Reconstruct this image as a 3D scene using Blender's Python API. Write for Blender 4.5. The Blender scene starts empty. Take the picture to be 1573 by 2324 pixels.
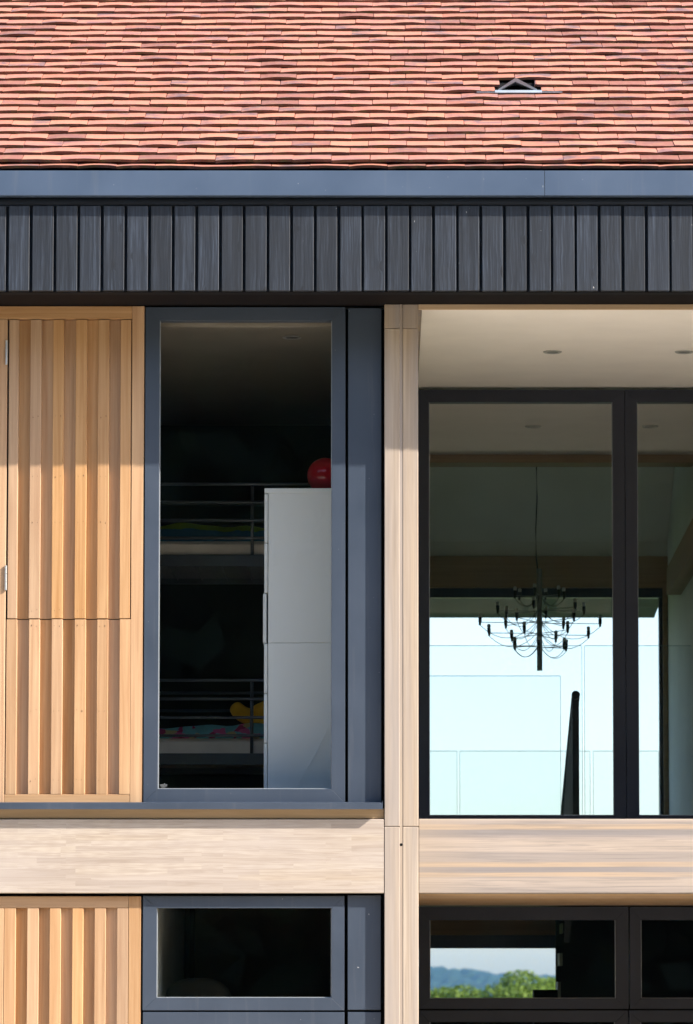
import bpy, bmesh, math, random
from mathutils import Vector, Matrix
R = math.radians
random.seed(7)
S = bpy.context.scene
COL = S.collection

# ------------------------------------------------------------------ camera, sky, sun, exposure
D, F, EYE = 20.7, 9190.0, 1.75        # metres from the facade, focal length in 1573-wide pixels, eye height
PITCH = R(4.7)
U0, V0 = 875.0, 2265.0 - F * math.tan(PITCH)
cam = bpy.data.cameras.new('camera'); camo = bpy.data.objects.new('camera', cam); COL.objects.link(camo)
camo.location = (0, -D, EYE); camo.rotation_euler = (R(90) + PITCH, 0, 0)
cam.sensor_fit = 'VERTICAL'; cam.sensor_height = 36.0; cam.lens = F / 2324 * 36
cam.shift_x = -(U0 - 786.5) / 2324; cam.shift_y = (V0 - 1162.0) / 2324
cam.clip_start = 0.1; cam.clip_end = 20000
cam.dof.use_dof = True; cam.dof.focus_distance = D; cam.dof.aperture_fstop = 7
S.camera = camo

SUN = Vector((2.25, -1.0, 1.75)).normalized()
el = math.asin(SUN.z); az = math.atan2(SUN.x, SUN.y)
w = bpy.data.worlds.new('World'); S.world = w; w.use_nodes = True
nt = w.node_tree; nt.nodes.clear()
sky = nt.nodes.new('ShaderNodeTexSky'); sky.sky_type = 'NISHITA'; sky.sun_disc = False
sky.sun_elevation = el; sky.sun_rotation = az; sky.air_density = 1.0; sky.dust_density = 1.3; sky.ozone_density = 2.7
bg = nt.nodes.new('ShaderNodeBackground'); bg.inputs[1].default_value = 0.15
wo = nt.nodes.new('ShaderNodeOutputWorld')
nt.links.new(sky.outputs[0], bg.inputs[0]); nt.links.new(bg.outputs[0], wo.inputs[0])
sl = bpy.data.lights.new('sun', 'SUN'); sl.energy = 4.1; sl.angle = R(0.53); sl.color = (1.0, 0.945, 0.86)
so = bpy.data.objects.new('sun', sl); COL.objects.link(so)
so.rotation_euler = SUN.to_track_quat('Z', 'Y').to_euler()
S.view_settings.view_transform = 'Standard'; S.view_settings.look = 'None'
S.view_settings.gamma = 1.0; S.view_settings.exposure = 1.46
S.view_settings.use_curve_mapping = False
S.cycles.use_denoising = True
S.cycles.max_bounces = 10; S.cycles.diffuse_bounces = 5; S.cycles.glossy_bounces = 4
S.cycles.transmission_bounces = 4; S.cycles.transparent_max_bounces = 32
S.cycles.caustics_reflective = False; S.cycles.caustics_refractive = False
S.cycles.sample_clamp_indirect = 6.0

# ------------------------------------------------------------------ measuring: image point on the vertical plane at depth y
def at(px, py, y):
    a = (px - U0) / F; b = (V0 - py) / F
    dy = math.cos(PITCH) - b * math.sin(PITCH); lam = (y + D) / dy
    return lam * a, EYE + lam * (math.sin(PITCH) + b * math.cos(PITCH))
def X(px, y, py=1500): return at(px, py, y)[0]
def Z(py, y): return at(U0, py, y)[1]

# ------------------------------------------------------------------ materials
def mat(name):
    m = bpy.data.materials.new(name); m.use_nodes = True
    n = m.node_tree; n.nodes.clear()
    out = n.nodes.new('ShaderNodeOutputMaterial')
    b = n.nodes.new('ShaderNodeBsdfPrincipled'); n.links.new(b.outputs[0], out.inputs[0])
    return m, n, b
def N(n, t, **kw):
    x = n.nodes.new('ShaderNode' + t)
    for k, v in kw.items(): setattr(x, k, v)
    return x
def setin(node, sock, v, n):
    if isinstance(v, bpy.types.NodeSocket): n.links.new(v, node.inputs[sock])
    else: node.inputs[sock].default_value = v
def math_(n, op, a, b=None, c=None):
    x = N(n, 'Math', operation=op); setin(x, 0, a, n)
    if b is not None: setin(x, 1, b, n)
    if c is not None: setin(x, 2, c, n)
    return x.outputs[0]
def mix(n, fac, a, b, mode='MIX'):
    x = N(n, 'MixRGB', blend_type=mode); setin(x, 0, fac, n)
    for i, v in ((1, a), (2, b)):
        if isinstance(v, tuple): v = (*v[:3], 1)
        setin(x, i, v, n)
    return x.outputs[0]
def ramp(n, fac, stops, interp='LINEAR'):
    x = N(n, 'ValToRGB'); r = x.color_ramp; r.interpolation = interp
    while len(r.elements) < len(stops): r.elements.new(0.5)
    for e, (p, c) in zip(r.elements, stops):
        e.position = p; e.color = (*c, 1) if isinstance(c, tuple) else (c, c, c, 1)
    setin(x, 0, fac, n); return x.outputs[0]
def coords(n, scale=(1, 1, 1), rnd=0.0, island=False):
    tc = N(n, 'TexCoord'); v = tc.outputs['Object']
    oi = N(n, 'ObjectInfo').outputs['Random']
    if island:
        oi = math_(n, 'FRACT', math_(n, 'ADD', oi, N(n, 'NewGeometry').outputs['Random Per Island']))
    if rnd:
        cmb = N(n, 'CombineXYZ')
        for i, k in enumerate((1.0, 1.7, 2.3)): setin(cmb, i, math_(n, 'MULTIPLY', oi, rnd * k), n)
        a = N(n, 'VectorMath', operation='ADD'); n.links.new(v, a.inputs[0]); n.links.new(cmb.outputs[0], a.inputs[1]); v = a.outputs[0]
    m = N(n, 'Mapping'); m.inputs['Scale'].default_value = scale; n.links.new(v, m.inputs[0])
    return m.outputs[0], oi, v
def noise(n, vec, scale, detail=4, rough=0.55, dist=0.0):
    x = N(n, 'TexNoise'); n.links.new(vec, x.inputs['Vector'])
    x.inputs['Scale'].default_value = scale; x.inputs['Detail'].default_value = detail
    x.inputs['Roughness'].default_value = rough; x.inputs['Distortion'].default_value = dist
    return x.outputs[0]
def scaled(n, v, s):
    m = N(n, 'Mapping'); m.inputs['Scale'].default_value = s; n.links.new(v, m.inputs[0]); return m.outputs[0]
def bump(n, b, h, strength=0.2, dist=0.002):
    x = N(n, 'Bump'); x.inputs['Strength'].default_value = strength; x.inputs['Distance'].default_value = dist
    n.links.new(h, x.inputs['Height']); n.links.new(x.outputs[0], b.inputs['Normal'])

def plain(name, c, rough=0.6, var=0.12, scale=3.0, metal=0.0, spec=0.5, bumpy=0.0):
    m, n, b = mat(name)
    v, oi, raw = coords(n)
    f = noise(n, raw, scale, 5)
    c0 = tuple(x * (1 - var) for x in c); c1 = tuple(min(1, x * (1 + var)) for x in c)
    n.links.new(ramp(n, f, [(0.3, c0), (0.7, c1)]), b.inputs['Base Color'])
    b.inputs['Roughness'].default_value = rough; b.inputs['Metallic'].default_value = metal
    b.inputs['Specular IOR Level'].default_value = spec
    if bumpy: bump(n, b, noise(n, raw, 60, 4), bumpy, 0.002)
    return m

def wood(name, dark, light, axis='z', rough=0.55, tone=0.16, grey=None, greyamt=0.5, grain=1.0, spec=0.35):
    """grain lines run along the axis; every object gets its own tone"""
    m, n, b = mat(name)
    st = {'z': (34, 34, 1.1), 'x': (1.1, 34, 34), 'y': (34, 1.1, 34)}[axis]
    fi = {'z': (95, 95, 1.6), 'x': (1.6, 95, 95), 'y': (95, 1.6, 95)}[axis]
    v, oi, raw = coords(n, st, 13.7)
    g1 = noise(n, v, 1.0, 5, 0.6, 0.5)
    g2 = noise(n, scaled(n, raw, fi), 1.0, 3, 0.6)
    g3 = noise(n, raw, 1.6, 3)
    t = math_(n, 'ADD', math_(n, 'MULTIPLY', g1, 0.7), math_(n, 'MULTIPLY', g2, 0.3))
    c = ramp(n, t, [(0.5 - 0.22 / grain, dark), (0.5 + 0.2 / grain, light)])
    val = math_(n, 'ADD', 1 - tone / 2 - 0.06, math_(n, 'ADD', math_(n, 'MULTIPLY', oi, tone), math_(n, 'MULTIPLY', g3, 0.12)))
    hs = N(n, 'HueSaturation'); n.links.new(c, hs.inputs['Color']); n.links.new(val, hs.inputs['Value'])
    setin(hs, 'Saturation', math_(n, 'ADD', 0.85, math_(n, 'MULTIPLY', math_(n, 'FRACT', math_(n, 'MULTIPLY', oi, 7.3)), 0.25)), n)
    c = hs.outputs[0]
    if grey:
        gf = ramp(n, noise(n, scaled(n, raw, tuple(x * 0.09 for x in st)), 1.0, 5, 0.65), [(0.41, 0.0), (0.58, greyamt)])
        c = mix(n, gf, c, grey)
    n.links.new(c, b.inputs['Base Color'])
    b.inputs['Roughness'].default_value = rough; b.inputs['Specular IOR Level'].default_value = spec
    bump(n, b, t, 0.25, 0.0015)
    return m

def glass_mat(name, tint, refl=0.045):
    m = bpy.data.materials.new(name); m.use_nodes = True; n = m.node_tree; n.nodes.clear()
    out = N(n, 'OutputMaterial'); tr = N(n, 'BsdfTransparent'); gl = N(n, 'BsdfGlossy'); mx = N(n, 'MixShader')
    tr.inputs[0].default_value = (*tint, 1); gl.inputs['Roughness'].default_value = 0.0
    lw = N(n, 'LayerWeight'); lw.inputs[0].default_value = 0.5
    f = math_(n, 'ADD', refl, math_(n, 'MULTIPLY', math_(n, 'POWER', lw.outputs['Facing'], 5.0), 0.9))
    n.links.new(f, mx.inputs[0]); n.links.new(tr.outputs[0], mx.inputs[1]); n.links.new(gl.outputs[0], mx.inputs[2])
    n.links.new(mx.outputs[0], out.inputs[0]); return m

M = {}
def paint(name, c):
    """coated metal: faint cloudy dust, thin run marks and a few pale specks"""
    m, n, b = mat(name)
    v, oi, raw = coords(n)
    f = noise(n, raw, 2.2, 5, 0.6)
    col = ramp(n, f, [(0.32, tuple(x * 0.93 for x in c)), (0.68, tuple(x * 1.07 for x in c))])
    run = noise(n, scaled(n, raw, (26, 26, 1.3)), 1.0, 4, 0.6)
    col = mix(n, ramp(n, run, [(0.58, 0.0), (0.78, 0.16)]), col, (0.17, 0.17, 0.165))
    sp = noise(n, scaled(n, raw, (75, 75, 45)), 1.0, 1)
    col = mix(n, ramp(n, sp, [(0.805, 0.0), (0.82, 0.7)]), col, (0.45, 0.44, 0.42))
    n.links.new(col, b.inputs['Base Color'])
    n.links.new(ramp(n, f, [(0.3, 0.36), (0.7, 0.52)]), b.inputs['Roughness'])
    return m
M['shutter'] = wood('cedar_boards', (0.335, 0.176, 0.080), (0.480, 0.298, 0.158), 'z', 0.5, 0.24, grain=1.25)
M['shutterx'] = wood('cedar_rails', (0.325, 0.176, 0.078), (0.465, 0.288, 0.152), 'x', 0.5, 0.1, grain=1.25)
M['column'] = wood('oak_post', (0.290, 0.212, 0.145), (0.445, 0.348, 0.252), 'z', 0.65, 0.08, (0.275, 0.240, 0.222), 0.9, grain=1.5)
M['trim'] = wood('oak_trim', (0.36, 0.24, 0.13), (0.52, 0.36, 0.21), 'x', 0.6, 0.1)
M['soffit'] = wood('timber_soffit', (0.40, 0.24, 0.125), (0.56, 0.36, 0.20), 'x', 0.6, 0.08)
M['indoorbeam'] = wood('indoor_timber', (0.30, 0.19, 0.10), (0.44, 0.29, 0.16), 'x', 0.6, 0.06)
M['metal'] = paint('grey_powder_coat', (0.038, 0.051, 0.074))
M['darkmetal'] = plain('dark_frame_metal', (0.019, 0.0205, 0.029), 0.5, 0.08, 8, spec=0.3)  # loggia frames, a darker tone than the grey front frames
M['gutter'] = paint('grey_gutter_paint', (0.057, 0.083, 0.130))
M['black'] = plain('black_board', (0.008, 0.0075, 0.0085), 0.8, 0.2, 6, spec=0.15)
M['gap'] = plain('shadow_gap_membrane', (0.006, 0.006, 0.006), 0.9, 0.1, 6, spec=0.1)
M['boardback'] = plain('dark_batten', (0.012, 0.015, 0.021), 0.8, 0.1, 6, spec=0.1)
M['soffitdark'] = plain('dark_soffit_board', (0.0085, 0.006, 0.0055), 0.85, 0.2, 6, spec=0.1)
M['plaster'] = plain('plaster_ceiling', (0.78, 0.735, 0.675), 0.85, 0.03, 4, bumpy=0.1)
M['white'] = plain('white_laminate', (0.87, 0.915, 0.875), 0.65, 0.02, 3)
M['roomdark'] = plain('shade_toned_wall', (0.035, 0.033, 0.027), 0.95, 0.15, 2, spec=0.05)  # dark base colour stands in for the dimness of the rooms
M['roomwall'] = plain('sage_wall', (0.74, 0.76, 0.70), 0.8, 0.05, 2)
M['roomslope'] = plain('grey_green_ceiling', (0.78, 0.78, 0.70), 0.9, 0.06, 2)
M['floor'] = plain('dark_oak_floor', (0.10, 0.065, 0.04), 0.4, 0.2, 8)
M['paleoak'] = plain('pale_oak_floor', (0.42, 0.33, 0.23), 0.5, 0.12, 8)
M['steel'] = plain('hinge_steel', (0.72, 0.72, 0.70), 0.35, 0.06, 20, metal=0.9)
M['lead'] = plain('lead_sheet', (0.30, 0.34, 0.38), 0.45, 0.15, 18, metal=0.2)
M['bedmetal'] = plain('bed_tube', (0.14, 0.155, 0.17), 0.3, 0.1, 8, metal=0.5)
M['mattress'] = plain('mattress_cloth', (0.86, 0.80, 0.70), 0.95, 0.12, 7)
M['ring'] = plain('spotlight_ring', (0.30, 0.30, 0.28), 0.4, 0.05, 9)
M['red'] = plain('red_rubber', (0.42, 0.008, 0.016), 0.12, 0.06, 5)
M['yellow'] = plain('yellow_plush', (0.75, 0.42, 0.02), 0.95, 0.15, 12)
M['chrome'] = plain('chandelier_steel', (0.30, 0.31, 0.31), 0.3, 0.05, 8, metal=0.9)
M['holder'] = plain('black_bakelite', (0.014, 0.016, 0.016), 0.35, 0.1, 8)
M['bulb'] = plain('frosted_bulb', (0.62, 0.62, 0.58), 0.3, 0.05, 8)
M['cushion'] = plain('pale_cushion', (0.32, 0.32, 0.30), 0.9, 0.06, 6)
M['sidewall'] = plain('pale_side_wall', (0.72, 0.72, 0.63), 0.9, 0.06, 4)
M['glass'] = glass_mat('window_glass', (0.962, 0.964, 0.966), 0.04)
M['sheetglass'] = glass_mat('balustrade_glass', (0.972, 0.985, 0.988), 0.015)
M['glassedge'] = plain('glass_edge', (0.20, 0.34, 0.33), 0.2, 0.05, 5)
M['paving'] = plain('pale_gravel', (0.50, 0.43, 0.34), 0.95, 0.2, 25)
M['bark'] = plain('bark', (0.09, 0.065, 0.045), 0.9, 0.25, 8)
M['mark'] = plain('etched_mark', (0.22, 0.23, 0.23), 0.8, 0.02, 5)

def tile_mat():
    m, n, b = mat('clay_tile')
    v, oi, raw = coords(n, (1, 1, 1), 91.0, island=True)
    base = ramp(n, oi, [(0.0, (0.235, 0.092, 0.066)), (0.09, (0.270, 0.105, 0.075)), (0.12, (0.365, 0.135, 0.086)), (0.35, (0.430, 0.168, 0.108)), (0.7, (0.395, 0.156, 0.112)), (1.0, (0.440, 0.180, 0.110))])
    sm = noise(n, scaled(n, raw, (6, 10, 10)), 1.0, 4, 0.6, 0.6)
    k = math_(n, 'FRACT', math_(n, 'MULTIPLY', oi, 17.31))
    thr = ramp(n, k, [(0.1, 0.0), (0.8, 1.0)])
    f = math_(n, 'MULTIPLY', ramp(n, sm, [(0.47, 0.0), (0.62, 0.8)]), thr)
    c = mix(n, f, base, (0.105, 0.080, 0.095))
    sp = noise(n, raw, 45, 4)
    c = mix(n, ramp(n, sp, [(0.45, 0.0), (0.75, 0.22)]), c, (0.42, 0.24, 0.17))
    yl = noise(n, raw, 18, 4)
    c = mix(n, ramp(n, yl, [(0.56, 0.0), (0.74, 0.28)]), c, (0.36, 0.25, 0.09))
    n.links.new(c, b.inputs['Base Color']); b.inputs['Roughness'].default_value = 0.85; b.inputs['Specular IOR Level'].default_value = 0.25
    bump(n, b, noise(n, raw, 70, 5), 0.35, 0.003)
    return m
M['tile'] = tile_mat()
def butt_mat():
    m, n, b = mat('shaded_mossy_tile_edge')
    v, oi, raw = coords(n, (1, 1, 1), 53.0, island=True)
    c = ramp(n, oi, [(0.0, (0.105, 0.042, 0.030)), (0.5, (0.150, 0.060, 0.042)), (1.0, (0.085, 0.042, 0.036))])  # clay darker than the faces for the course shade, with moss on top
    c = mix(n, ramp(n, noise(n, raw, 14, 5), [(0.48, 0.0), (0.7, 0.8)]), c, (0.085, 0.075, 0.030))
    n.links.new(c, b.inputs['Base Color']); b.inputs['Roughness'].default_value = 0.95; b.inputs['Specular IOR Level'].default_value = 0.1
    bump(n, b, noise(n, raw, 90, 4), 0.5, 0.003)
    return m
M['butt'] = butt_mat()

def board_mat():
    m, n, b = mat('black_stained_larch')
    v, oi, raw = coords(n, (95, 95, 1.4), 13.0)
    warp = noise(n, scaled(n, raw, (9, 9, 5)), 1.0, 2)
    kn = N(n, 'TexVoronoi'); n.links.new(scaled(n, raw, (11, 11, 5.5)), kn.inputs[0]); kn.inputs['Scale'].default_value = 1.0
    knot = ramp(n, kn.outputs['Distance'], [(0.04, 1.0), (0.20, 0.0)])
    ad = N(n, 'VectorMath', operation='ADD'); n.links.new(v, ad.inputs[0])
    cm = N(n, 'CombineXYZ'); setin(cm, 0, math_(n, 'MULTIPLY', math_(n, 'ADD', warp, math_(n, 'MULTIPLY', knot, 0.8)), 2.4), n); n.links.new(cm.outputs[0], ad.inputs[1])
    g = noise(n, ad.outputs[0], 1.0, 4, 0.65)
    g2 = noise(n, scaled(n, raw, (260, 260, 6)), 1.0, 3, 0.7)
    t = math_(n, 'ADD', math_(n, 'MULTIPLY', g, 0.6), math_(n, 'MULTIPLY', g2, 0.4))
    c = ramp(n, t, [(0.40, (0.0045, 0.0065, 0.011)), (0.50, (0.0115, 0.0152, 0.0225)), (0.63, (0.037, 0.046, 0.064))])
    lw = noise(n, raw, 5.0, 3)
    c = mix(n, ramp(n, lw, [(0.35, 0.45), (0.6, 0.0)]), c, (0.0123, 0.0139, 0.0172))
    c = mix(n, math_(n, 'MULTIPLY', knot, 0.85), c, (0.0057, 0.0066, 0.0090))
    fl = noise(n, scaled(n, raw, (95, 95, 26)), 1.0, 1)
    c = mix(n, ramp(n, fl, [(0.80, 0.0), (0.815, 0.8)]), c, (0.5, 0.48, 0.45))
    tn = N(n, 'HueSaturation'); n.links.new(c, tn.inputs['Color']); setin(tn, 'Value', math_(n, 'ADD', 0.72, math_(n, 'MULTIPLY', oi, 0.56)), n)
    n.links.new(tn.outputs[0], b.inputs['Base Color']); b.inputs['Roughness'].default_value = 0.55
    bump(n, b, t, 0.5, 0.002)
    return m
M['board'] = board_mat()

def glulam_mat():
    m, n, b = mat('oak_glulam')
    tc = N(n, 'TexCoord'); sx = N(n, 'SeparateXYZ'); n.links.new(tc.outputs['Object'], sx.inputs[0])
    cb = N(n, 'CombineXYZ'); n.links.new(sx.outputs[0], cb.inputs[0]); n.links.new(sx.outputs[2], cb.inputs[1])
    def bricks(wd, ht, off, freq):
        br = N(n, 'TexBrick'); n.links.new(cb.outputs[0], br.inputs[0]); br.offset = off; br.offset_frequency = freq; br.squash = 1.6; br.squash_frequency = 3
        br.inputs['Scale'].default_value = 1; br.inputs['Brick Width'].default_value = wd; br.inputs['Row Height'].default_value = ht
        br.inputs['Mortar Size'].default_value = 0.0; br.inputs['Color1'].default_value = (0, 0, 0, 1); br.inputs['Color2'].default_value = (1, 1, 1, 1)
        return br.outputs[0]
    k = math_(n, 'ADD', math_(n, 'MULTIPLY', bricks(0.47, 0.029, 0.37, 2), 0.85), math_(n, 'MULTIPLY', bricks(0.83, 0.029, 0.23, 3), 0.15))
    c = ramp(n, k, [(0.0, (0.332, 0.266, 0.213)), (0.3, (0.399, 0.326, 0.263)), (0.6, (0.441, 0.367, 0.301)), (0.85, (0.461, 0.384, 0.304)), (1.0, (0.423, 0.337, 0.253))])
    c = mix(n, 0.12, c, (0.396, 0.347, 0.304))
    off = N(n, 'CombineXYZ'); setin(off, 1, math_(n, 'MULTIPLY', k, 9.0), n)
    va = N(n, 'VectorMath', operation='ADD'); n.links.new(tc.outputs['Object'], va.inputs[0]); n.links.new(off.outputs[0], va.inputs[1])
    g = noise(n, scaled(n, va.outputs[0], (2.2, 60, 60)), 1.0, 5, 0.65, 1.2)
    c = mix(n, ramp(n, g, [(0.40, 0.5), (0.56, 0.0)]), c, (0.262, 0.201, 0.155))
    wv = N(n, 'TexWave'); wv.wave_type = 'RINGS'; wv.rings_direction = 'Z'; n.links.new(scaled(n, va.outputs[0], (4.0, 1, 40)), wv.inputs[0])
    wv.inputs['Scale'].default_value = 1.2; wv.inputs['Distortion'].default_value = 6; wv.inputs['Detail'].default_value = 2
    c = mix(n, math_(n, 'MULTIPLY', math_(n, 'MULTIPLY', wv.outputs['Fac'], 0.16), ramp(n, k, [(0.45, 0.0), (0.5, 1.0)])), c, (0.275, 0.207, 0.150))
    wl = noise(n, scaled(n, tc.outputs['Object'], (1.1, 1, 4)), 1.0, 4)
    c = mix(n, ramp(n, wl, [(0.40, 0.0), (0.65, 0.45)]), c, (0.408, 0.351, 0.316))
    n.links.new(c, b.inputs['Base Color']); b.inputs['Roughness'].default_value = 0.6; b.inputs['Specular IOR Level'].default_value = 0.35
    bump(n, b, g, 0.2, 0.001)
    return m
M['glulam'] = glulam_mat()

def striped_mat():
    m, n, b = mat('weathered_laminated_oak')
    tc = N(n, 'TexCoord'); sx = N(n, 'SeparateXYZ'); n.links.new(tc.outputs['Generated'], sx.inputs[0])
    wob = noise(n, scaled(n, tc.outputs['Object'], (0.9, 1, 7)), 1.0, 3)
    fz = math_(n, 'ADD', sx.outputs[2], math_(n, 'MULTIPLY', math_(n, 'SUBTRACT', wob, 0.5), 0.035))
    G1 = (0.235, 0.205, 0.19); G2 = (0.30, 0.25, 0.22); OR = (0.405, 0.298, 0.205); BE = (0.405, 0.325, 0.26); GB = (0.30, 0.25, 0.215)
    st = [(0.0, GB), (0.19, BE), (0.215, GB), (0.225, OR), (0.275, OR), (0.285, G1), (0.345, G1), (0.36, OR), (0.41, OR), (0.425, GB), (0.55, GB), (0.57, BE), (0.70, BE), (0.77, G2), (0.79, G1), (0.85, G1), (0.865, OR), (0.92, OR), (0.935, GB), (1.0, BE)]
    c = ramp(n, fz, st)
    g = noise(n, scaled(n, tc.outputs['Object'], (1.6, 60, 75)), 1.0, 6, 0.65, 0.8)
    c = mix(n, ramp(n, g, [(0.38, 0.6), (0.56, 0.0)]), c, (0.198, 0.170, 0.150))
    p = noise(n, scaled(n, tc.outputs['Object'], (1.4, 1, 9)), 1.0, 4)
    c = mix(n, ramp(n, p, [(0.48, 0.0), (0.7, 0.3)]), c, (0.342, 0.292, 0.259))
    o = math_(n, 'SUBTRACT', 1.0, math_(n, 'MULTIPLY', sx.outputs[0], 14.0))
    c = mix(n, math_(n, 'MULTIPLY', math_(n, 'MAXIMUM', o, 0.0), math_(n, 'MULTIPLY', p, 0.9)), c, (0.362, 0.274, 0.194))
    n.links.new(c, b.inputs['Base Color']); b.inputs['Roughness'].default_value = 0.7; b.inputs['Specular IOR Level'].default_value = 0.25
    bump(n, b, g, 0.3, 0.0015)
    return m
M['striped'] = striped_mat()

def leaf_mat(name, c0, c1, trans=0.35):
    m, n, b = mat(name)
    geo = N(n, 'NewGeometry')
    c = ramp(n, geo.outputs['Random Per Island'], [(0.0, c0), (1.0, c1)])
    n.links.new(c, b.inputs['Base Color']); b.inputs['Roughness'].default_value = 0.55; b.inputs['Specular IOR Level'].default_value = 0.3
    t = N(n, 'BsdfTranslucent'); n.links.new(c, t.inputs[0]); mx = N(n, 'MixShader'); mx.inputs[0].default_value = trans
    n.links.new(b.outputs[0], mx.inputs[1]); n.links.new(t.outputs[0], mx.inputs[2])
    n.links.new(mx.outputs[0], [x for x in n.nodes if x.type == 'OUTPUT_MATERIAL'][0].inputs[0])
    return m
M['leaf'] = leaf_mat('leaf_green', (0.10, 0.165, 0.022), (0.20, 0.28, 0.04))
M['darkleaf'] = leaf_mat('dark_leaf', (0.016, 0.026, 0.009), (0.040, 0.058, 0.020), 0.15)
M['grass'] = plain('meadow_grass', (0.075, 0.11, 0.03), 0.9, 0.3, 0.3)
M['hill'] = plain('wooded_hill', (0.016, 0.038, 0.024), 0.95, 0.45, 0.05)

def duvet_mat(name, stops, sc):
    m, n, b = mat(name)
    v, oi, raw = coords(n)
    vo = N(n, 'TexVoronoi'); vo.inputs['Scale'].default_value = sc
    d = N(n, 'VectorMath', operation='ADD'); n.links.new(raw, d.inputs[0])
    nz = N(n, 'TexNoise'); nz.inputs['Scale'].default_value = 9; n.links.new(raw, nz.inputs[0])
    s = N(n, 'VectorMath', operation='SCALE'); n.links.new(nz.outputs['Color'], s.inputs[0]); s.inputs['Scale'].default_value = 0.12
    n.links.new(s.outputs[0], d.inputs[1]); n.links.new(d.outputs[0], vo.inputs[0])
    sp = N(n, 'SeparateColor'); n.links.new(vo.outputs['Color'], sp.inputs[0])
    n.links.new(ramp(n, sp.outputs[0], stops, 'CONSTANT'), b.inputs['Base Color']); b.inputs['Roughness'].default_value = 0.9
    return m
M['floral'] = duvet_mat('flowered_cotton', [(0.0, (0.20, 0.55, 0.60)), (0.35, (0.75, 0.16, 0.36)), (0.55, (0.62, 0.50, 0.26)), (0.72, (0.18, 0.48, 0.52)), (0.85, (0.45, 0.05, 0.16)), (0.94, (0.12, 0.10, 0.40))], 20)
M['greenblue'] = None
def stripe_duvet():
    m, n, b = mat('green_blue_cotton')
    tc = N(n, 'TexCoord'); sx = N(n, 'SeparateXYZ'); n.links.new(tc.outputs['Generated'], sx.inputs[0])
    w_ = noise(n, tc.outputs['Object'], 5, 3)
    f = math_(n, 'ADD', sx.outputs[2], math_(n, 'MULTIPLY', math_(n, 'SUBTRACT', w_, 0.5), 0.7))
    n.links.new(ramp(n, f, [(0.0, (0.035, 0.16, 0.30)), (0.60, (0.05, 0.20, 0.33)), (0.64, (0.20, 0.36, 0.02)), (1.0, (0.28, 0.44, 0.03))], 'LINEAR'), b.inputs['Base Color'])
    b.inputs['Roughness'].default_value = 0.9
    return m
M['greenblue'] = stripe_duvet()

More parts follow.
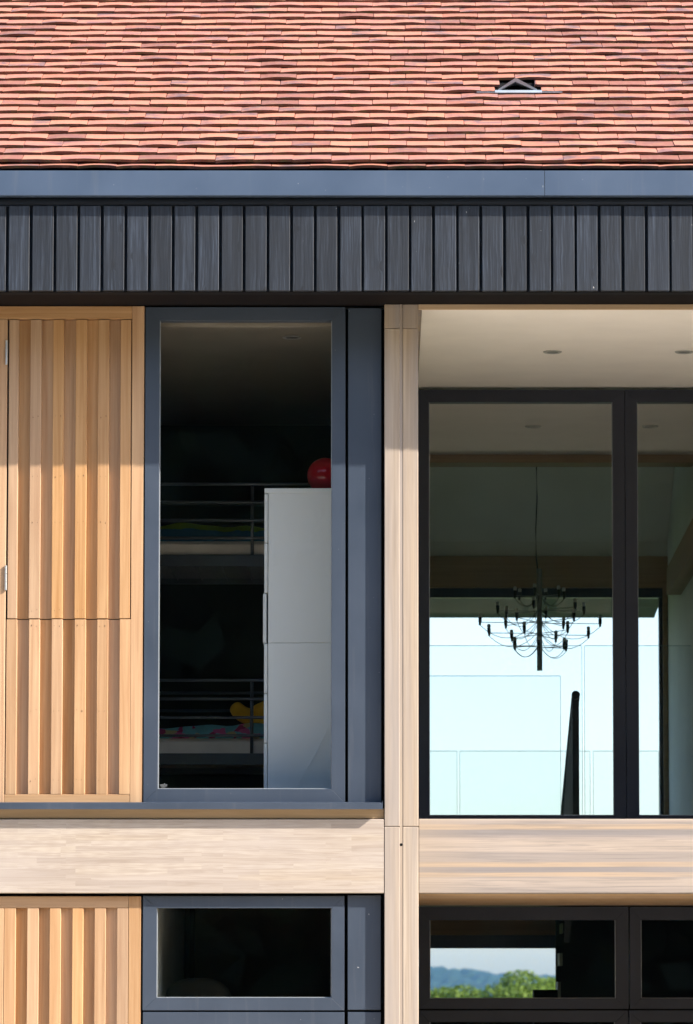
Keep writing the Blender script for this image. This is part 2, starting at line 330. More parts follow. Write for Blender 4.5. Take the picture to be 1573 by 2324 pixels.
# ------------------------------------------------------------------ mesh building
class MB:
    def __init__(s): s.v = []; s.f = []; s.m = []; s.slot = 0
    def add(s, vs, fs):
        o = len(s.v); s.v += [tuple(v) for v in vs]; s.f += [tuple(i + o for i in f) for f in fs]; s.m += [s.slot] * len(fs); return s
    def box(s, x0, x1, y0, y1, z0, z1, c=0.0):
        x0, x1 = min(x0, x1), max(x0, x1); y0, y1 = min(y0, y1), max(y0, y1); z0, z1 = min(z0, z1), max(z0, z1)
        lo, hi = (x0, y0, z0), (x1, y1, z1)
        if c <= 0:
            vs = [(a, b, d) for a in (x0, x1) for b in (y0, y1) for d in (z0, z1)]
            return s.add(vs, [(0, 1, 3, 2), (4, 6, 7, 5), (0, 4, 5, 1), (2, 3, 7, 6), (0, 2, 6, 4), (1, 5, 7, 3)])
        c = min(c, (x1 - x0) * .45, (y1 - y0) * .45, (z1 - z0) * .45)
        vs = []; idx = {}
        for sx in (0, 1):
            for sy in (0, 1):
                for sz in (0, 1):
                    sg = (sx, sy, sz)
                    for ax in range(3):
                        p = []
                        for k in range(3):
                            e = hi[k] if sg[k] else lo[k]
                            if k != ax: e += -c if sg[k] else c
                            p.append(e)
                        idx[(sg, ax)] = len(vs); vs.append(p)
        fs = []
        for ax in range(3):
            o = [k for k in range(3) if k != ax]
            for sd in (0, 1):
                q = []
                for a, b in ((0, 0), (1, 0), (1, 1), (0, 1)):
                    sg = [0, 0, 0]; sg[ax] = sd; sg[o[0]] = a; sg[o[1]] = b; q.append(idx[(tuple(sg), ax)])
                fs.append(q if (sd == 1) == (ax != 1) else q[::-1])
            for a in (0, 1):
                for b in (0, 1):
                    g0 = [0, 0, 0]; g1 = [0, 0, 0]; g0[o[0]] = g1[o[0]] = a; g0[o[1]] = g1[o[1]] = b; g1[ax] = 1
                    g0, g1 = tuple(g0), tuple(g1)
                    fs.append((idx[(g0, o[0])], idx[(g1, o[0])], idx[(g1, o[1])], idx[(g0, o[1])]))
        for sx in (0, 1):
            for sy in (0, 1):
                for sz in (0, 1):
                    fs.append(tuple(idx[((sx, sy, sz), a)] for a in range(3)))
        return s.add(vs, fs)
    def tube(s, pts, r, n=8, r1=None, caps=True):
        pts = [Vector(p) for p in pts]; L = len(pts); rings = []; vs = []
        for i, p in enumerate(pts):
            d = (pts[min(i + 1, L - 1)] - pts[max(i - 1, 0)]).normalized()
            u = d.cross(Vector((0.0, 0.0, 1.0)))
            if u.length < 1e-3: u = d.cross(Vector((1.0, 0.0, 0.0)))
            u.normalize(); w_ = d.cross(u)
            rr = r if r1 is None else r + (r1 - r) * i / (L - 1)
            for k in range(n):
                a = 2 * math.pi * k / n; vs.append(p + u * math.cos(a) * rr + w_ * math.sin(a) * rr)
        fs = [(i * n + k, i * n + (k + 1) % n, (i + 1) * n + (k + 1) % n, (i + 1) * n + k) for i in range(L - 1) for k in range(n)]
        if caps: fs += [tuple(range(n)), tuple(range((L - 1) * n, L * n))]
        return s.add(vs, fs)
    def lathe(s, prof, c, n=16):
        vs = [(c[0] + r * math.cos(2 * math.pi * k / n), c[1] + r * math.sin(2 * math.pi * k / n), c[2] + z) for r, z in prof for k in range(n)]
        L = len(prof)
        fs = [(i * n + k, i * n + (k + 1) % n, (i + 1) * n + (k + 1) % n, (i + 1) * n + k) for i in range(L - 1) for k in range(n)]
        fs += [tuple(range(n)), tuple(range((L - 1) * n, L * n))]
        return s.add(vs, fs)
    def prism(s, poly, x0, x1):                      # polygon of (y, z) extruded along x
        n = len(poly); vs = [(x0, y, z) for y, z in poly] + [(x1, y, z) for y, z in poly]
        return s.add(vs, [tuple(range(n)), tuple(range(n, 2 * n))] + [(i, (i + 1) % n, n + (i + 1) % n, n + i) for i in range(n)])
    def mesh(s, name, smooth=False, fix=True):
        me = bpy.data.meshes.new(name); me.from_pydata(s.v, [], s.f)
        me.polygons.foreach_set('material_index', s.m)
        if fix:
            bm = bmesh.new(); bm.from_mesh(me); bmesh.ops.recalc_face_normals(bm, faces=bm.faces); bm.to_mesh(me); bm.free()
        if smooth: me.polygons.foreach_set('use_smooth', [True] * len(me.polygons))
        me.update(); return me
    def build(s, name, m, parent=None, smooth=False, fix=True):
        me = s.mesh(name, smooth, fix)
        for k in (m if isinstance(m, (list, tuple)) else [m]): me.materials.append(M[k])
        return link(name, me, parent)
def link(name, me, parent=None):
    o = bpy.data.objects.new(name, me); COL.objects.link(o); o.parent = parent; return o
def box(name, m, x0, x1, y0, y1, z0, z1, parent=None, c=0.002):
    return MB().box(x0, x1, y0, y1, z0, z1, c).build(name, m, parent)
def tag(o, label=None, cat=None, group=None, kind=None):
    for k, v in (('label', label), ('category', cat), ('group', group), ('kind', kind)):
        if v: o[k] = v
    return o
def thing(name, label, cat, loc=(0, 0, 0), group=None):
    o = bpy.data.objects.new(name, None); COL.objects.link(o); o.location = loc; o.empty_display_size = 0.2
    return tag(o, label, cat, group)

# ------------------------------------------------------------------ levels and planes
XL, XR = -4.6, 4.6                     # how far the house runs either side of the view
yF = 0.047                             # left frames and shutters behind the post face
yB = -0.43                             # face of the dark boards
yG = -0.485                            # face of the gutter
yW = 2.69                              # recessed glazing of the loggia
yV, yR = 5.65, 8.28                    # edge of the flat ceiling, rear wall
zFl = Z(1862, 0.0)                     # upper floor
zGC = Z(2028, 0.0)                     # ground floor soffit
zCe = Z(701, 0.02)                     # upper ceiling
zSof = Z(660, yB)                      # underside of the eave
Xc0, Xc1 = X(872.5, 0), X(949.5, 0)

# ground
def ground_h(x, y):
    if y < 12: return 0.0
    t = min(1.0, (y - 12) / 90.0); return -16.0 * (3 * t * t - 2 * t ** 3)
ys = [-120, -60, -30, -12, -3, 0, 6, 12, 18, 26, 36, 48, 62, 78, 102, 200, 400, 800, 1400, 2600, 5600]
xs = [-2500, -600, -250, -100, -50, -25, -10, 0, 10, 25, 50, 100, 250, 600, 2500]
g = MB(); g.add([(x, y, ground_h(x, y)) for y in ys for x in xs],
                [(j * len(xs) + i, j * len(xs) + i + 1, (j + 1) * len(xs) + i + 1, (j + 1) * len(xs) + i) for j in range(len(ys) - 1) for i in range(len(xs) - 1)])
tag(g.build('ground', 'grass', smooth=True), kind='structure')
tag(box('terrace', 'paving', -18, 18, -19, -0.1, -0.1, 0.03, c=0.01), kind='structure')

# ------------------------------------------------------------------ the house
H = thing('house', 'timber framed house with clay tiled roof, grey windows and cedar shutters', 'house')

# roof
PR = R(29.7)
yE = -0.40; zE = Z(376, yE)
ca, sa = math.cos(PR), math.sin(PR)
GA, TW, TT, TL = 0.1185, 0.1965, 0.0150, 0.155
def roof_pt(x, s_, h): return (x, yE + s_ * ca - h * sa, zE + s_ * sa + h * ca)
yRi = 3.7; sRi = (yRi - yE) / ca
zRi = zE + sRi * sa
roof = MB()
th = 0.16
roof.prism([(yE + 0.02, zE - 0.02), (yRi, zRi - 0.03), (yRi + 5.7, zRi - 0.03 - 5.7 * math.tan(PR)), (yRi + 5.7, zRi - 0.03 - 5.7 * math.tan(PR) - th), (yRi, zRi - 0.03 - th), (yE + 0.02, zE - 0.02 - th)], XL, XR)
roof_o = roof.build('roof', 'black', H)

def tile_mesh(var, width):
    rnd = random.Random(100 + var); cam_ = rnd.choice([0.005, 0.0035, 0.003, 0.0075, -0.002, 0.0015]); tw = rnd.uniform(-0.0045, 0.0045)
    b = MB(); nx = 5; vs = []
    sl_ = TT / GA
    for k in range(nx + 1):
        u = k / nx - 0.5; x = u * (width - 0.0025)
        dz = cam_ * (0.25 - u * u) * 4 * 0.8 + tw * u + rnd.uniform(-0.0006, 0.0006)
        e = rnd.uniform(-0.0015, 0.0015)
        for s_, hb in ((e, TT * 1.06 + dz), (TL, TT * 1.06 - sl_ * TL + dz * 0.3)):
            vs.append((x, s_, hb)); vs.append((x, s_ + 0.0, hb + TT))
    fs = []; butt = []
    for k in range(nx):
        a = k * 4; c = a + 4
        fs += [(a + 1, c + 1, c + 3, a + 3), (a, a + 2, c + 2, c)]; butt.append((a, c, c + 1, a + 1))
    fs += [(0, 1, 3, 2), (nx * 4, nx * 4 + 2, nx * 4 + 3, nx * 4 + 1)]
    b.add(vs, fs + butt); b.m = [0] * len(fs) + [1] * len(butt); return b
NV = 14
tmesh = []
for v in range(NV):
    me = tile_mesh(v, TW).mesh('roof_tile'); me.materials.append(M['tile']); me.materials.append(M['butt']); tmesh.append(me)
rot_roof = Matrix.Rotation(PR, 4, 'X')
# tiled courses; the vent interrupts three of them
vcx = None
yv_ = 0
def screen(p):                          # only used to sort which tiles are nearest / inside the picture
    v = Vector(p) - Vector((0, -D, EYE)); fwd = v.y * math.cos(PITCH) + v.z * math.sin(PITCH); up = -v.y * math.sin(PITCH) + v.z * math.cos(PITCH)
    return U0 + F * v.x / fwd, V0 - F * up / fwd
rows = int(sRi / GA)
# course whose butt sits nearest y=212 in view carries the vent apron
vr = min(range(rows), key=lambda i: abs(screen(roof_pt(0, i * GA, 0.02))[1] - 211))
vy = roof_pt(0, vr * GA, 0)[1]
vx0, vx1 = X(1124, vy, 200), X(1229, vy, 200)
tiles = []
rnd = random.Random(3)
for i in range(-1, rows):
    off = (i % 2) * TW / 2 + rnd.uniform(-0.014, 0.014)
    x = XL - TW + off
    drift = 0.0
    while x < XR - TW / 2:
        x0, x1 = x, x + TW + rnd.uniform(-0.001, 0.001)
        x += TW
        if i in (vr, vr + 1):
            a, b_ = (vx0, vx1) if i == vr else (vx0 + 0.026, vx1 - 0.034)
            if x0 >= a and x1 <= b_: continue
            if x0 < a < x1: x1 = a
            elif x0 < b_ < x1: x0 = b_
        tiles.append((i, (x0 + x1) / 2, x1 - x0))
cand = []
for k, (i, xc, wd) in enumerate(tiles):
    u, v = screen(roof_pt(xc, i * GA, TT))
    if -60 < u < 1633 and -6 < v < 383: cand.append((-v, k))
cand.sort(); single = {k for _, k in cand[:296]}
rest = MB(); rnd = random.Random(5)
for k, (i, xc, wd) in enumerate(tiles):
    s_ = max(i, -0.3) * GA + rnd.uniform(-0.003, 0.003)
    mt = Matrix.Translation(roof_pt(xc, s_, rnd.uniform(0, 0.003) - (0.022 if i < 0 else 0))) @ rot_roof @ Matrix.Rotation(rnd.gauss(0, 0.008), 4, 'Z') @ Matrix.Rotation(rnd.gauss(0, 0.008), 4, 'Y')
    vv = rnd.randrange(NV)
    if k in single:
        if abs(wd - TW) < 0.003: me = tmesh[vv]
        else:
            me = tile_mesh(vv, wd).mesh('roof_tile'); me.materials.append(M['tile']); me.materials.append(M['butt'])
        o = link('roof_tile', me, roof_o); o.matrix_local = mt
    else:
        b = tile_mesh(vv, wd); rest.add([mt @ Vector(v) for v in b.v], b.f); rest.m[-len(b.f):] = b.m
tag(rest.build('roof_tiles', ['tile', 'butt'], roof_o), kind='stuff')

# roof vent: folded lead hood over a dark opening with an apron
vent = bpy.data.objects.new('roof_vent', None); COL.objects.link(vent); vent.parent = H
s0 = vr * GA
rp = roof_pt
def strip(q, xa, xb, prof, th_):
    """a bent sheet: (s, h) profile between xa and xb"""
    vs = [rp(x, s_, h + d) for x in (xa, xb) for d in (0, -th_) for s_, h in prof]; n_ = len(prof)
    fs = []
    for k in range(n_ - 1):
        fs += [(k, k + 1, 2 * n_ + k + 1, 2 * n_ + k), (n_ + k, 3 * n_ + k, 3 * n_ + k + 1, n_ + k + 1), (k, n_ + k, n_ + k + 1, k + 1), (2 * n_ + k, 2 * n_ + k + 1, 3 * n_ + k + 1, 3 * n_ + k)]
    fs += [(0, 2 * n_, 3 * n_, n_), (n_ - 1, 2 * n_ - 1, 4 * n_ - 1, 3 * n_ - 1)]
    q.add(vs, fs)
b = MB(); strip(b, vx0 - 0.002, vx1 + 0.002, [(s0 - 0.020, 0.030), (s0 + 0.004, 0.036), (s0 + 0.034, 0.026)], 0.004)
strip(b, vx0 - 0.10, vx0 - 0.003, [(s0 - 0.020, 0.032), (s0 + 0.03, 0.022)], 0.003)
strip(b, vx1 + 0.003, vx1 + 0.11, [(s0 - 0.020, 0.032), (s0 + 0.03, 0.022)], 0.003)
b.build('apron', 'lead', vent)
xm = X(1170, vy, 190); hx0, hx1 = X(1131, vy, 200), X(1219, vy, 200)
b = MB(); vs = []
for s_, sc in ((s0 + 0.014, 1.0), (s0 + 0.19, 0.9)):
    for t_ in (0.0, 0.022):
        for x, h in ((hx0, 0.038), (xm, 0.102), (hx1, 0.038)):
            vs.append(rp(x, s_, h - (t_ if x == xm else t_ * .5) - (0 if sc == 1.0 else 0.072)))
b.add(vs, [(0, 1, 4, 3), (1, 2, 5, 4), (6, 9, 10, 7), (7, 10, 11, 8), (0, 6, 7, 1), (1, 7, 8, 2), (3, 4, 10, 9), (4, 5, 11, 10), (0, 3, 9, 6), (2, 8, 11, 5)])
b.build('hood', 'lead', vent)
b = MB(); strip(b, vx0 + 0.001, vx1 - 0.001, [(s0 + 0.036, 0.010), (s0 + 0.13, 0.008), (s0 + 0.24, 0.004)], 0.003)
b.build('opening', 'gap', vent)

# gutter: two lengths with a butt joint, a rolled bead below
gut = bpy.data.objects.new('gutter', None); COL.objects.link(gut); gut.parent = H
zg0, zg1 = Z(443.5, yG), Z(387, yG); xj = X(1236, yG, 415)
for a, b_ in ((XL, xj - 0.0012), (xj + 0.0012, XR)):
    q = MB(); q.box(a, b_, yG, yG + 0.004, zg0, zg1, 0.001).box(a, b_, yG + 0.004, yG + 0.09, zg0, zg0 + 0.004); q.build('gutter_length', 'gutter', gut)
box('gutter_back', 'black', XL, XR, yG + 0.075, yG + 0.08, zg0 + 0.005, zg1 - 0.02, gut)
zr0, zr1 = Z(465, yB - 0.01), Z(446, yB - 0.01)
MB().tube([(XL, yB + 0.012, (zr0 + zr1) / 2), (XR, yB + 0.012, (zr0 + zr1) / 2)], (zr1 - zr0) / 2 * 1.02, 14).build('bead', 'boardback', gut, smooth=True)  # bead and flashing coloured dark for the shade under the gutter
box('drip_flashing', 'boardback', XL, XR, yB + 0.012, yB + 0.03, zr0 - 0.004, zg0 + 0.02, gut)

# dark vertical boards under the eave
clad = MB().box(XL, XR, yB + 0.024, yB + 0.05, zSof + 0.006, zg1 - 0.03).build('cladding', 'boardback', H)
zb1 = zr0 - 0.002
pitch_b = X(20 + 53.72, yB, 560) - X(20, yB, 560); wb = pitch_b * 47.3 / 53.72
i0 = int((XL - X(20, yB, 560)) / pitch_b); i1 = int((XR - X(20, yB, 560)) / pitch_b)
rnd = random.Random(11)
for i in range(i0, i1):
    xa = X(20, yB, 560) + i * pitch_b
    dy_ = rnd.uniform(-0.0015, 0.0015)
    box('board', 'board', xa, xa + wb + rnd.uniform(-0.002, 0.002), yB + dy_, yB + 0.022 + dy_, zSof + rnd.uniform(-0.001, 0.001), zb1, clad, 0.0025)
# eave underside
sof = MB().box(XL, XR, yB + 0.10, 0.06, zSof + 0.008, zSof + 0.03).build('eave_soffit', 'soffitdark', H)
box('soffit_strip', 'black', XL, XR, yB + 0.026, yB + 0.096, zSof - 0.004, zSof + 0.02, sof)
box('wall_plate', 'black', XL, XR, 0.10, 0.35, zCe + 0.03, zE - 0.2, H, 0)

# post: two planks with a groove, upper and lower length, peg hole
post = bpy.data.objects.new('post', None); COL.objects.link(post); post.parent = H
zj = Z(1876, 0); xg0, xg1 = X(907, 0), X(914, 0)
for z0, z1 in ((0.0, zj - 0.0012), (zj + 0.0012, Z(745, 0) - 0.0006), (Z(745, 0) + 0.0006, zSof + 0.006)):
    box('post_plank', 'column', Xc0, xg0, 0.0, 0.17, z0, z1, post, 0.003)
    box('post_plank', 'column', xg1, Xc1, 0.001, 0.17, z0, z1, post, 0.003)
box('groove_strip', 'column', xg0 + .0006, xg1 - .0012, 0.0028, 0.15, 0, zSof + 0.006, post, 0.0)
q = MB(); q.tube([(X(910.5, 0), 0.0022, Z(1917, 0)), (X(910.5, 0), 0.012, Z(1917, 0))], 0.0075, 14); q.build('peg_hole', 'gap', post)

# left beam, trim strip, sill
zbT, zbB = Z(1859, 0), Z(2027, 0)
box('beam', 'glulam', XL, Xc0 - 0.002, 0.002, 0.20, zbB, zbT, H, 0.003)
box('trim_strip', 'trim', XL, Xc0 - 0.002, 0.024, 0.15, zbT + 0.004, Z(1834, 0.0), H, 0.002)
q = MB(); xs1 = X(868, -.053)
zs0, zs1 = Z(1836.5, -0.053), Z(1822, -0.053)
q.prism([(-0.053, zs0), (-0.053, zs1), (0.075, zs1 + 0.011), (0.075, zs1 + 0.006), (-0.045, zs1 - 0.004), (-0.045, zs0 + .001)], XL, xs1)
sill = q.build('sill', 'metal', H)
box('sill_end_cap', 'metal', xs1, xs1 + 0.002, -0.053, 0.075, zs0, zs1 + 0.010, sill, 0)
# right beam and its underside slab
box('beam', 'striped', Xc1 + 0.0015, XR, 0.004, 0.20, zbB, Z(1858.5, 0.004), H, 0.003)
XB0 = X(120, 0.3, 1300)
slab = MB().box(XL, XR, 0.21, yR, zGC + 0.035, zFl - 0.03).build('floor_slab', 'floor', H)
box('floorboards', 'paleoak', XB0, Xc0 + .02, yF + .26, 4.29, zFl - 0.029, zFl - 0.004, H, 0)
box('floorboards', 'paleoak', Xc1 - 0.01, XR, yW + .16, yR, zFl - 0.029, zFl - 0.004, H, 0)
for k in range(9):
    a = 0.205 + k * 0.278
    box('soffit_board', 'soffit', Xc1 + 0.004, XR, a, a + 0.274, zGC + 0.001, zGC + 0.03, slab, 0.002)

# ------------------------------------------------------------------ shutters
def hinge(parent, px, py0, py1, y):
    z0, z1 = Z(py1, y), Z(py0, y); x = X(px, y, (py0 + py1) / 2)
    q = MB(); L = z1 - z0
    for k in range(3):
        q.tube([(x, y, z0 + L * k / 3 + 0.001), (x, y, z0 + L * (k + 1) / 3 - 0.001)], 0.0062, 10)
    q.box(x - 0.004, x + 0.004, y + 0.003, y + 0.012, z0 + .002, z1 - .002)
    return q.build('hinge', 'steel', parent)
proud = [(15.0, 39.2), (66, 91), (117.5, 142.5), (169.5, 195), (220.3, 245.7), (271.5, 296.3)]
rnd = random.Random(21)
dep = 0.034
def cove(xa, xb, y, d, z0, z1, parent):
    """recessed batten with a slightly dished face"""
    n_ = 12; pts = []
    for k in range(n_ + 1):
        u = k / n_; pts.append((xa + u * (xb - xa), y + d * (1 - 0.35 * u ** 2)))
    q = MB(); vs = [(x, yy, z) for z in (z0, z1) for x, yy in pts]
    vs += [(x, y + d + 0.014, z) for z in (z0, z1) for x in (xa, xb)]; m_ = n_ + 1
    fs = [(k, k + 1, m_ + k + 1, m_ + k) for k in range(n_)]
    fs += [tuple(range(m_)) + (2 * m_ + 1, 2 * m_), tuple(range(m_, 2 * m_)) + (2 * m_ + 3, 2 * m_ + 2), (0, m_, 2 * m_ + 2, 2 * m_), (n_, m_ + n_, 2 * m_ + 3, 2 * m_ + 1), (2 * m_, 2 * m_ + 1, 2 * m_ + 3, 2 * m_ + 2)]
    q.add(vs, fs); o = q.build('batten', 'shutter', parent)
    return o
def battens(parent, pys, lst, zlo, zhi, yf, pyref):
    for k, (a, b_) in enumerate(lst):
        xa, xb = X(a, yf, pyref), X(b_, yf, pyref)
        o = box('batten', 'shutter', xa, xb, yf + rnd.uniform(-.0008, .0008), yf + dep + 0.012, zlo, zhi, parent, 0.002)
        if k + 1 < len(lst):
            xc = X(lst[k + 1][0], yf, pyref)
            cove(xb + 0.0003, xc - 0.0003, yf + 0.003, 0.025, zlo + 0.0004, zhi - 0.0004, parent)
def nails(parent, lst, pys, yf, pyref):
    q = MB()
    for py in pys:
        for a, b_ in lst[1:-1] if len(lst) > 5 else lst:
            for u in (0.28, 0.74):
                x = X(a + (b_ - a) * u, yf, pyref); z = Z(py + rnd.uniform(-2, 2), yf)
                q.box(x - 0.001, x + 0.001, yf - 0.0012, yf + 0.003, z - 0.001 - rnd.choice((0, 0, .005)), z + 0.001)
    tag(q.build('nail_heads', 'black', parent), kind='stuff')
# upper shutter bay
sh = bpy.data.objects.new('shutter_frame', None); COL.objects.link(sh); sh.parent = H
zt0, zt1 = Z(724, yF), zSof + 0.004
xo = X(325.5, yF, 1250); xi = X(297.5, yF, 1250); xl = X(14.0, yF, 1250)
zLow = Z(1822, yF)
zRail = Z(1803, yF)
box('stile', 'shutter', xi, xo, yF, yF + 0.09, zLow, zt1, sh)
box('head_rail', 'shutterx', X(-60, yF), xi - 0.0008, yF + 0.001, yF + 0.09, zt0, zt1, sh)
box('stile', 'shutter', X(-60, yF), xl - 0.001, yF, yF + 0.09, zLow, zt0 - 0.0008, sh)
box('foot_rail', 'shutterx', xl, xi - 0.0008, yF + 0.001, yF + 0.09, zLow, zRail, sh)
leaf = bpy.data.objects.new('shutter_leaf', None); COL.objects.link(leaf); leaf.parent = H
zSp = Z(1404.5, yF)
battens(leaf, None, [(a + (2.5 if k == 0 else 0), b - (1 if k == 5 else 0)) for k, (a, b) in enumerate(proud)], zSp + 0.002, zt0 - 0.003, yF - 0.002, 1250)
hinge(leaf, 14.8, 772, 828, yF - 0.006); hinge(leaf, 13.2, 1283, 1340, yF - 0.006)
nails(leaf, proud, (945, 1080, 1185, 1385), yF - 0.002, 1250)
fix = bpy.data.objects.new('shutter_panel', None); COL.objects.link(fix); fix.parent = H
battens(fix, None, [(a + 1, b + 1) for a, b in proud], zRail + 0.0005, zSp - 0.002, yF + 0.001, 1250)
nails(fix, proud, (1420, 1612, 1770), yF + 0.001, 1250)
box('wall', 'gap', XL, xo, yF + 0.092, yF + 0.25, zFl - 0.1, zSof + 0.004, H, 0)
# shutter bay further left, outside the picture but for its stile
box('shutter_panel', 'shutter', XL, X(-62, yF), yF, yF + 0.09, zLow, zt1, H)
# ground floor shutter bay
yG0 = yF
sg = bpy.data.objects.new('shutter_frame', None); COL.objects.link(sg); sg.parent = H
gl = [(8.5, 35), (61, 87), (112, 137.5), (163.5, 188.5), (214, 239.5), (265, 290.5)]
zh1, zh0 = Z(2034, yF), Z(2060.5, yF)
xgi, xgo = X(291.3, yF, 2200), X(319.5, yF, 2200); xgl = X(8, yF, 2200)
box('stile', 'shutter', xgi, xgo, yF, yF + 0.09, 0.06, zh1, sg)
box('stile', 'shutter', XL, xgl - 0.001, yF, yF + 0.09, 0.06, zh0 - 0.0008, sg)
box('head_rail', 'shutterx', XL, xgi - 0.0008, yF + 0.001, yF + 0.09, zh0, zh1, sg)
fg = bpy.data.objects.new('shutter_panel', None); COL.objects.link(fg); fg.parent = H
battens(fg, None, gl, 0.06, zh0 - 0.0006, yF + 0.001, 2200)
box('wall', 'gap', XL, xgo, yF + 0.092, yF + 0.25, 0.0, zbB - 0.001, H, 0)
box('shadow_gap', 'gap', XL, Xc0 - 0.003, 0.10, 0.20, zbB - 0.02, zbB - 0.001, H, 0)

# ------------------------------------------------------------------ windows
def window(px, py, gpx, gpy, y, depth=0.075, setb=0.026, pane=0.024, fr='metal'):
    """outer rectangle px, py; glass rectangle gpx, gpy (image points), front face on plane y"""
    pm = (py[0] + py[1]) / 2
    x0, x1 = X(px[0], y, pm), X(px[1], y, pm); z1, z0 = Z(py[0], y), Z(py[1], y)
    a0, a1 = X(gpx[0], y, pm), X(gpx[1], y, pm); c1, c0 = Z(gpy[0], y), Z(gpy[1], y)
    wdw = bpy.data.objects.new('window', None); COL.objects.link(wdw); wdw.parent = H
    # mitred frame members
    def member(pts):
        q = MB(); n = len(pts)
        vs = [(p[0], y, p[1]) for p in pts] + [(p[0], y + depth, p[1]) for p in pts]
        q.add(vs, [tuple(range(n)), tuple(range(n, 2 * n))] + [(i, (i + 1) % n, n + (i + 1) % n, n + i) for i in range(n)])
        me_o = q.build('frame', fr, wdw)
        bv = bmesh.new(); bv.from_mesh(me_o.data); bmesh.ops.bevel(bv, geom=list(bv.edges), offset=0.0012, segments=1, affect='EDGES'); bv.to_mesh(me_o.data); bv.free()
    e = 0.0001
    member([(x0, z0), (x0, z1), (a0, c1), (a0, c0)]); member([(x1, z0), (a1, c0), (a1, c1), (x1, z1)])
    member([(x0, z1), (x1, z1), (a1, c1), (a0, c1)]); member([(x0, z0), (a0, c0), (a1, c0), (x1, z0)])
    MB().box(a0 - 0.008, a1 + 0.008, y + setb, y + setb + pane, c0 - 0.008, c1 + 0.008).build('pane', 'glass', wdw)
    # light spacer round the pane's edge
    q = MB(); sp = 0.004
    for bx in ((a0 + .0002, a0 + sp, c0, c1), (a1 - sp, a1 - .0002, c0, c1), (a0 + sp, a1 - sp, c0 + .0002, c0 + sp)):
        q.box(bx[0], bx[1], y + setb - 0.010, y + setb - 0.0005, bx[2], bx[3])
    q.build('gasket', 'spacer', wdw)
    return wdw, (x0, x1, z0, z1, a0, a1, c0, c1)
M['spacer'] = plain('glazing_bead', (0.30, 0.32, 0.33), 0.4, 0.05, 8)
yWi = yF - 0.004
win, wb1 = window((328.0, 783.5), (697, 1821.5), (360.5, 753), (727, 1790.5), yWi)
def pilaster(px, py, y):
    pm = (py[0] + py[1]) / 2
    return box('pilaster_panel', 'metal', X(px[0], y, pm), X(px[1], y, pm), y, y + 0.06, Z(py[1], y), Z(py[0], y), H, 0.002)
pilaster((790.0, 865.5), (699, 1821), yWi + 0.002)
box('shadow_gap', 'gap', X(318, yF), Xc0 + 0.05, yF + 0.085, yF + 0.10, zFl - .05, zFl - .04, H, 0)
# closers behind the narrow gaps
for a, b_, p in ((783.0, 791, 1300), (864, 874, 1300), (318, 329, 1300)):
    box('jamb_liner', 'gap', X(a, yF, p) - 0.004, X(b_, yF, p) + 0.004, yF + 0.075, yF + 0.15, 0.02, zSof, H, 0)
wing, wbg = window((324.0, 781.5), (2033.5, 2293), (355.5, 752.5), (2061, 2264.5), yWi)
pilaster((789, 864.5), (2032, 2292), yWi + 0.002); pilaster((789, 864.5), (2297, 3000), yWi + 0.002)
box('apron_panel', 'metal', X(324, yWi, 2310), X(781.5, yWi, 2310), yWi, yWi + 0.06, 0.04, Z(2297, yWi), H)
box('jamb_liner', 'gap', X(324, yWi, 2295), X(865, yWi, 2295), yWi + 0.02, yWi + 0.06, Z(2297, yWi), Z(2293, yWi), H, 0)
# small etched glazing stamp
q = MB()
for k, (a, b_) in enumerate(((370, 373), (360.5, 378), (362, 377), (364.5, 374))):
    yy = yWi + 0.024
    q.box(X(a + 2, yy, 1780), X(b_ + 2, yy, 1780), yy, yy + 0.001, Z(1779.0 + k * 2.6, yy), Z(1778.0 + k * 2.6, yy))
q.build('glazing_stamp', 'mark', win)

# loggia glazing, upper
window((949, 1419.5), (884, 1878), (974, 1392), (912.5, 1850.5), yW, fr='darkmetal')
window((1420.5, 1662), (884, 1878), (1448, 1634), (912.5, 1850.5), yW, fr='darkmetal')
# lower
window((951, 1427), (2058, 2290), (975.5, 1397.5), (2088, 2266), yW, fr='darkmetal')
window((1429.5, 1905), (2058, 2290), (1455, 1875), (2088, 2266), yW, fr='darkmetal')
window((951, 1427), (2293, 2900), (975.5, 1397.5), (2320, 2870), yW, fr='darkmetal')
window((1429.5, 1905), (2293, 2900), (1455, 1875), (2320, 2870), yW, fr='darkmetal')
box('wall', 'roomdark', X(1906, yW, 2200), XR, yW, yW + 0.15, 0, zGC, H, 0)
box('wall', 'roomwall', X(1663, yW), XR, yW, yW + 0.15, zFl - 0.02, zCe - 0.002, H, 0)
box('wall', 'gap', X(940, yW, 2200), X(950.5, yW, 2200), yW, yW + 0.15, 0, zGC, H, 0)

# ceilings with recessed spotlights
cei = MB().box(Xc1 + 0.02, XR, 0.022, yV - 0.004, zCe, zCe + 0.025).build('ceiling', 'plaster', H)
box('ceiling_trim', 'trim', Xc1 + 0.001, XR, 0.001, 0.020, zCe - 0.006, zSof + 0.006, H)
box('ceiling_edge_bead', 'column', Xc1 + 0.001, Xc1 + 0.019, 0.0225, yW - 0.002, zCe + 0.004, zCe + 0.025, H, 0)
def downlight(px, y, parent, z=None):
    z = zCe if z is None else z
    x = px
    q = MB(); q.lathe([(0.032, 0.0), (0.033, -0.0045), (0.046, -0.007), (0.052, -0.003), (0.052, 0.0)], (x, y, z), 28)
    q.slot = 1; q.lathe([(0.0315, -0.0016), (0.016, -0.0022), (0.004, -0.0026)], (x, y, z), 20)
    return q.build('downlight', ['ring', 'holder'], parent, smooth=False)
def ydepth(py, z): # depth at which height z shows at image row py
    b_ = (V0 - py) / F; tn = (math.sin(PITCH) + b_ * math.cos(PITCH)) / (math.cos(PITCH) - b_ * math.sin(PITCH)); return (z - EYE) / tn - D
y1, y2 = ydepth(798, zCe), ydepth(967, zCe)
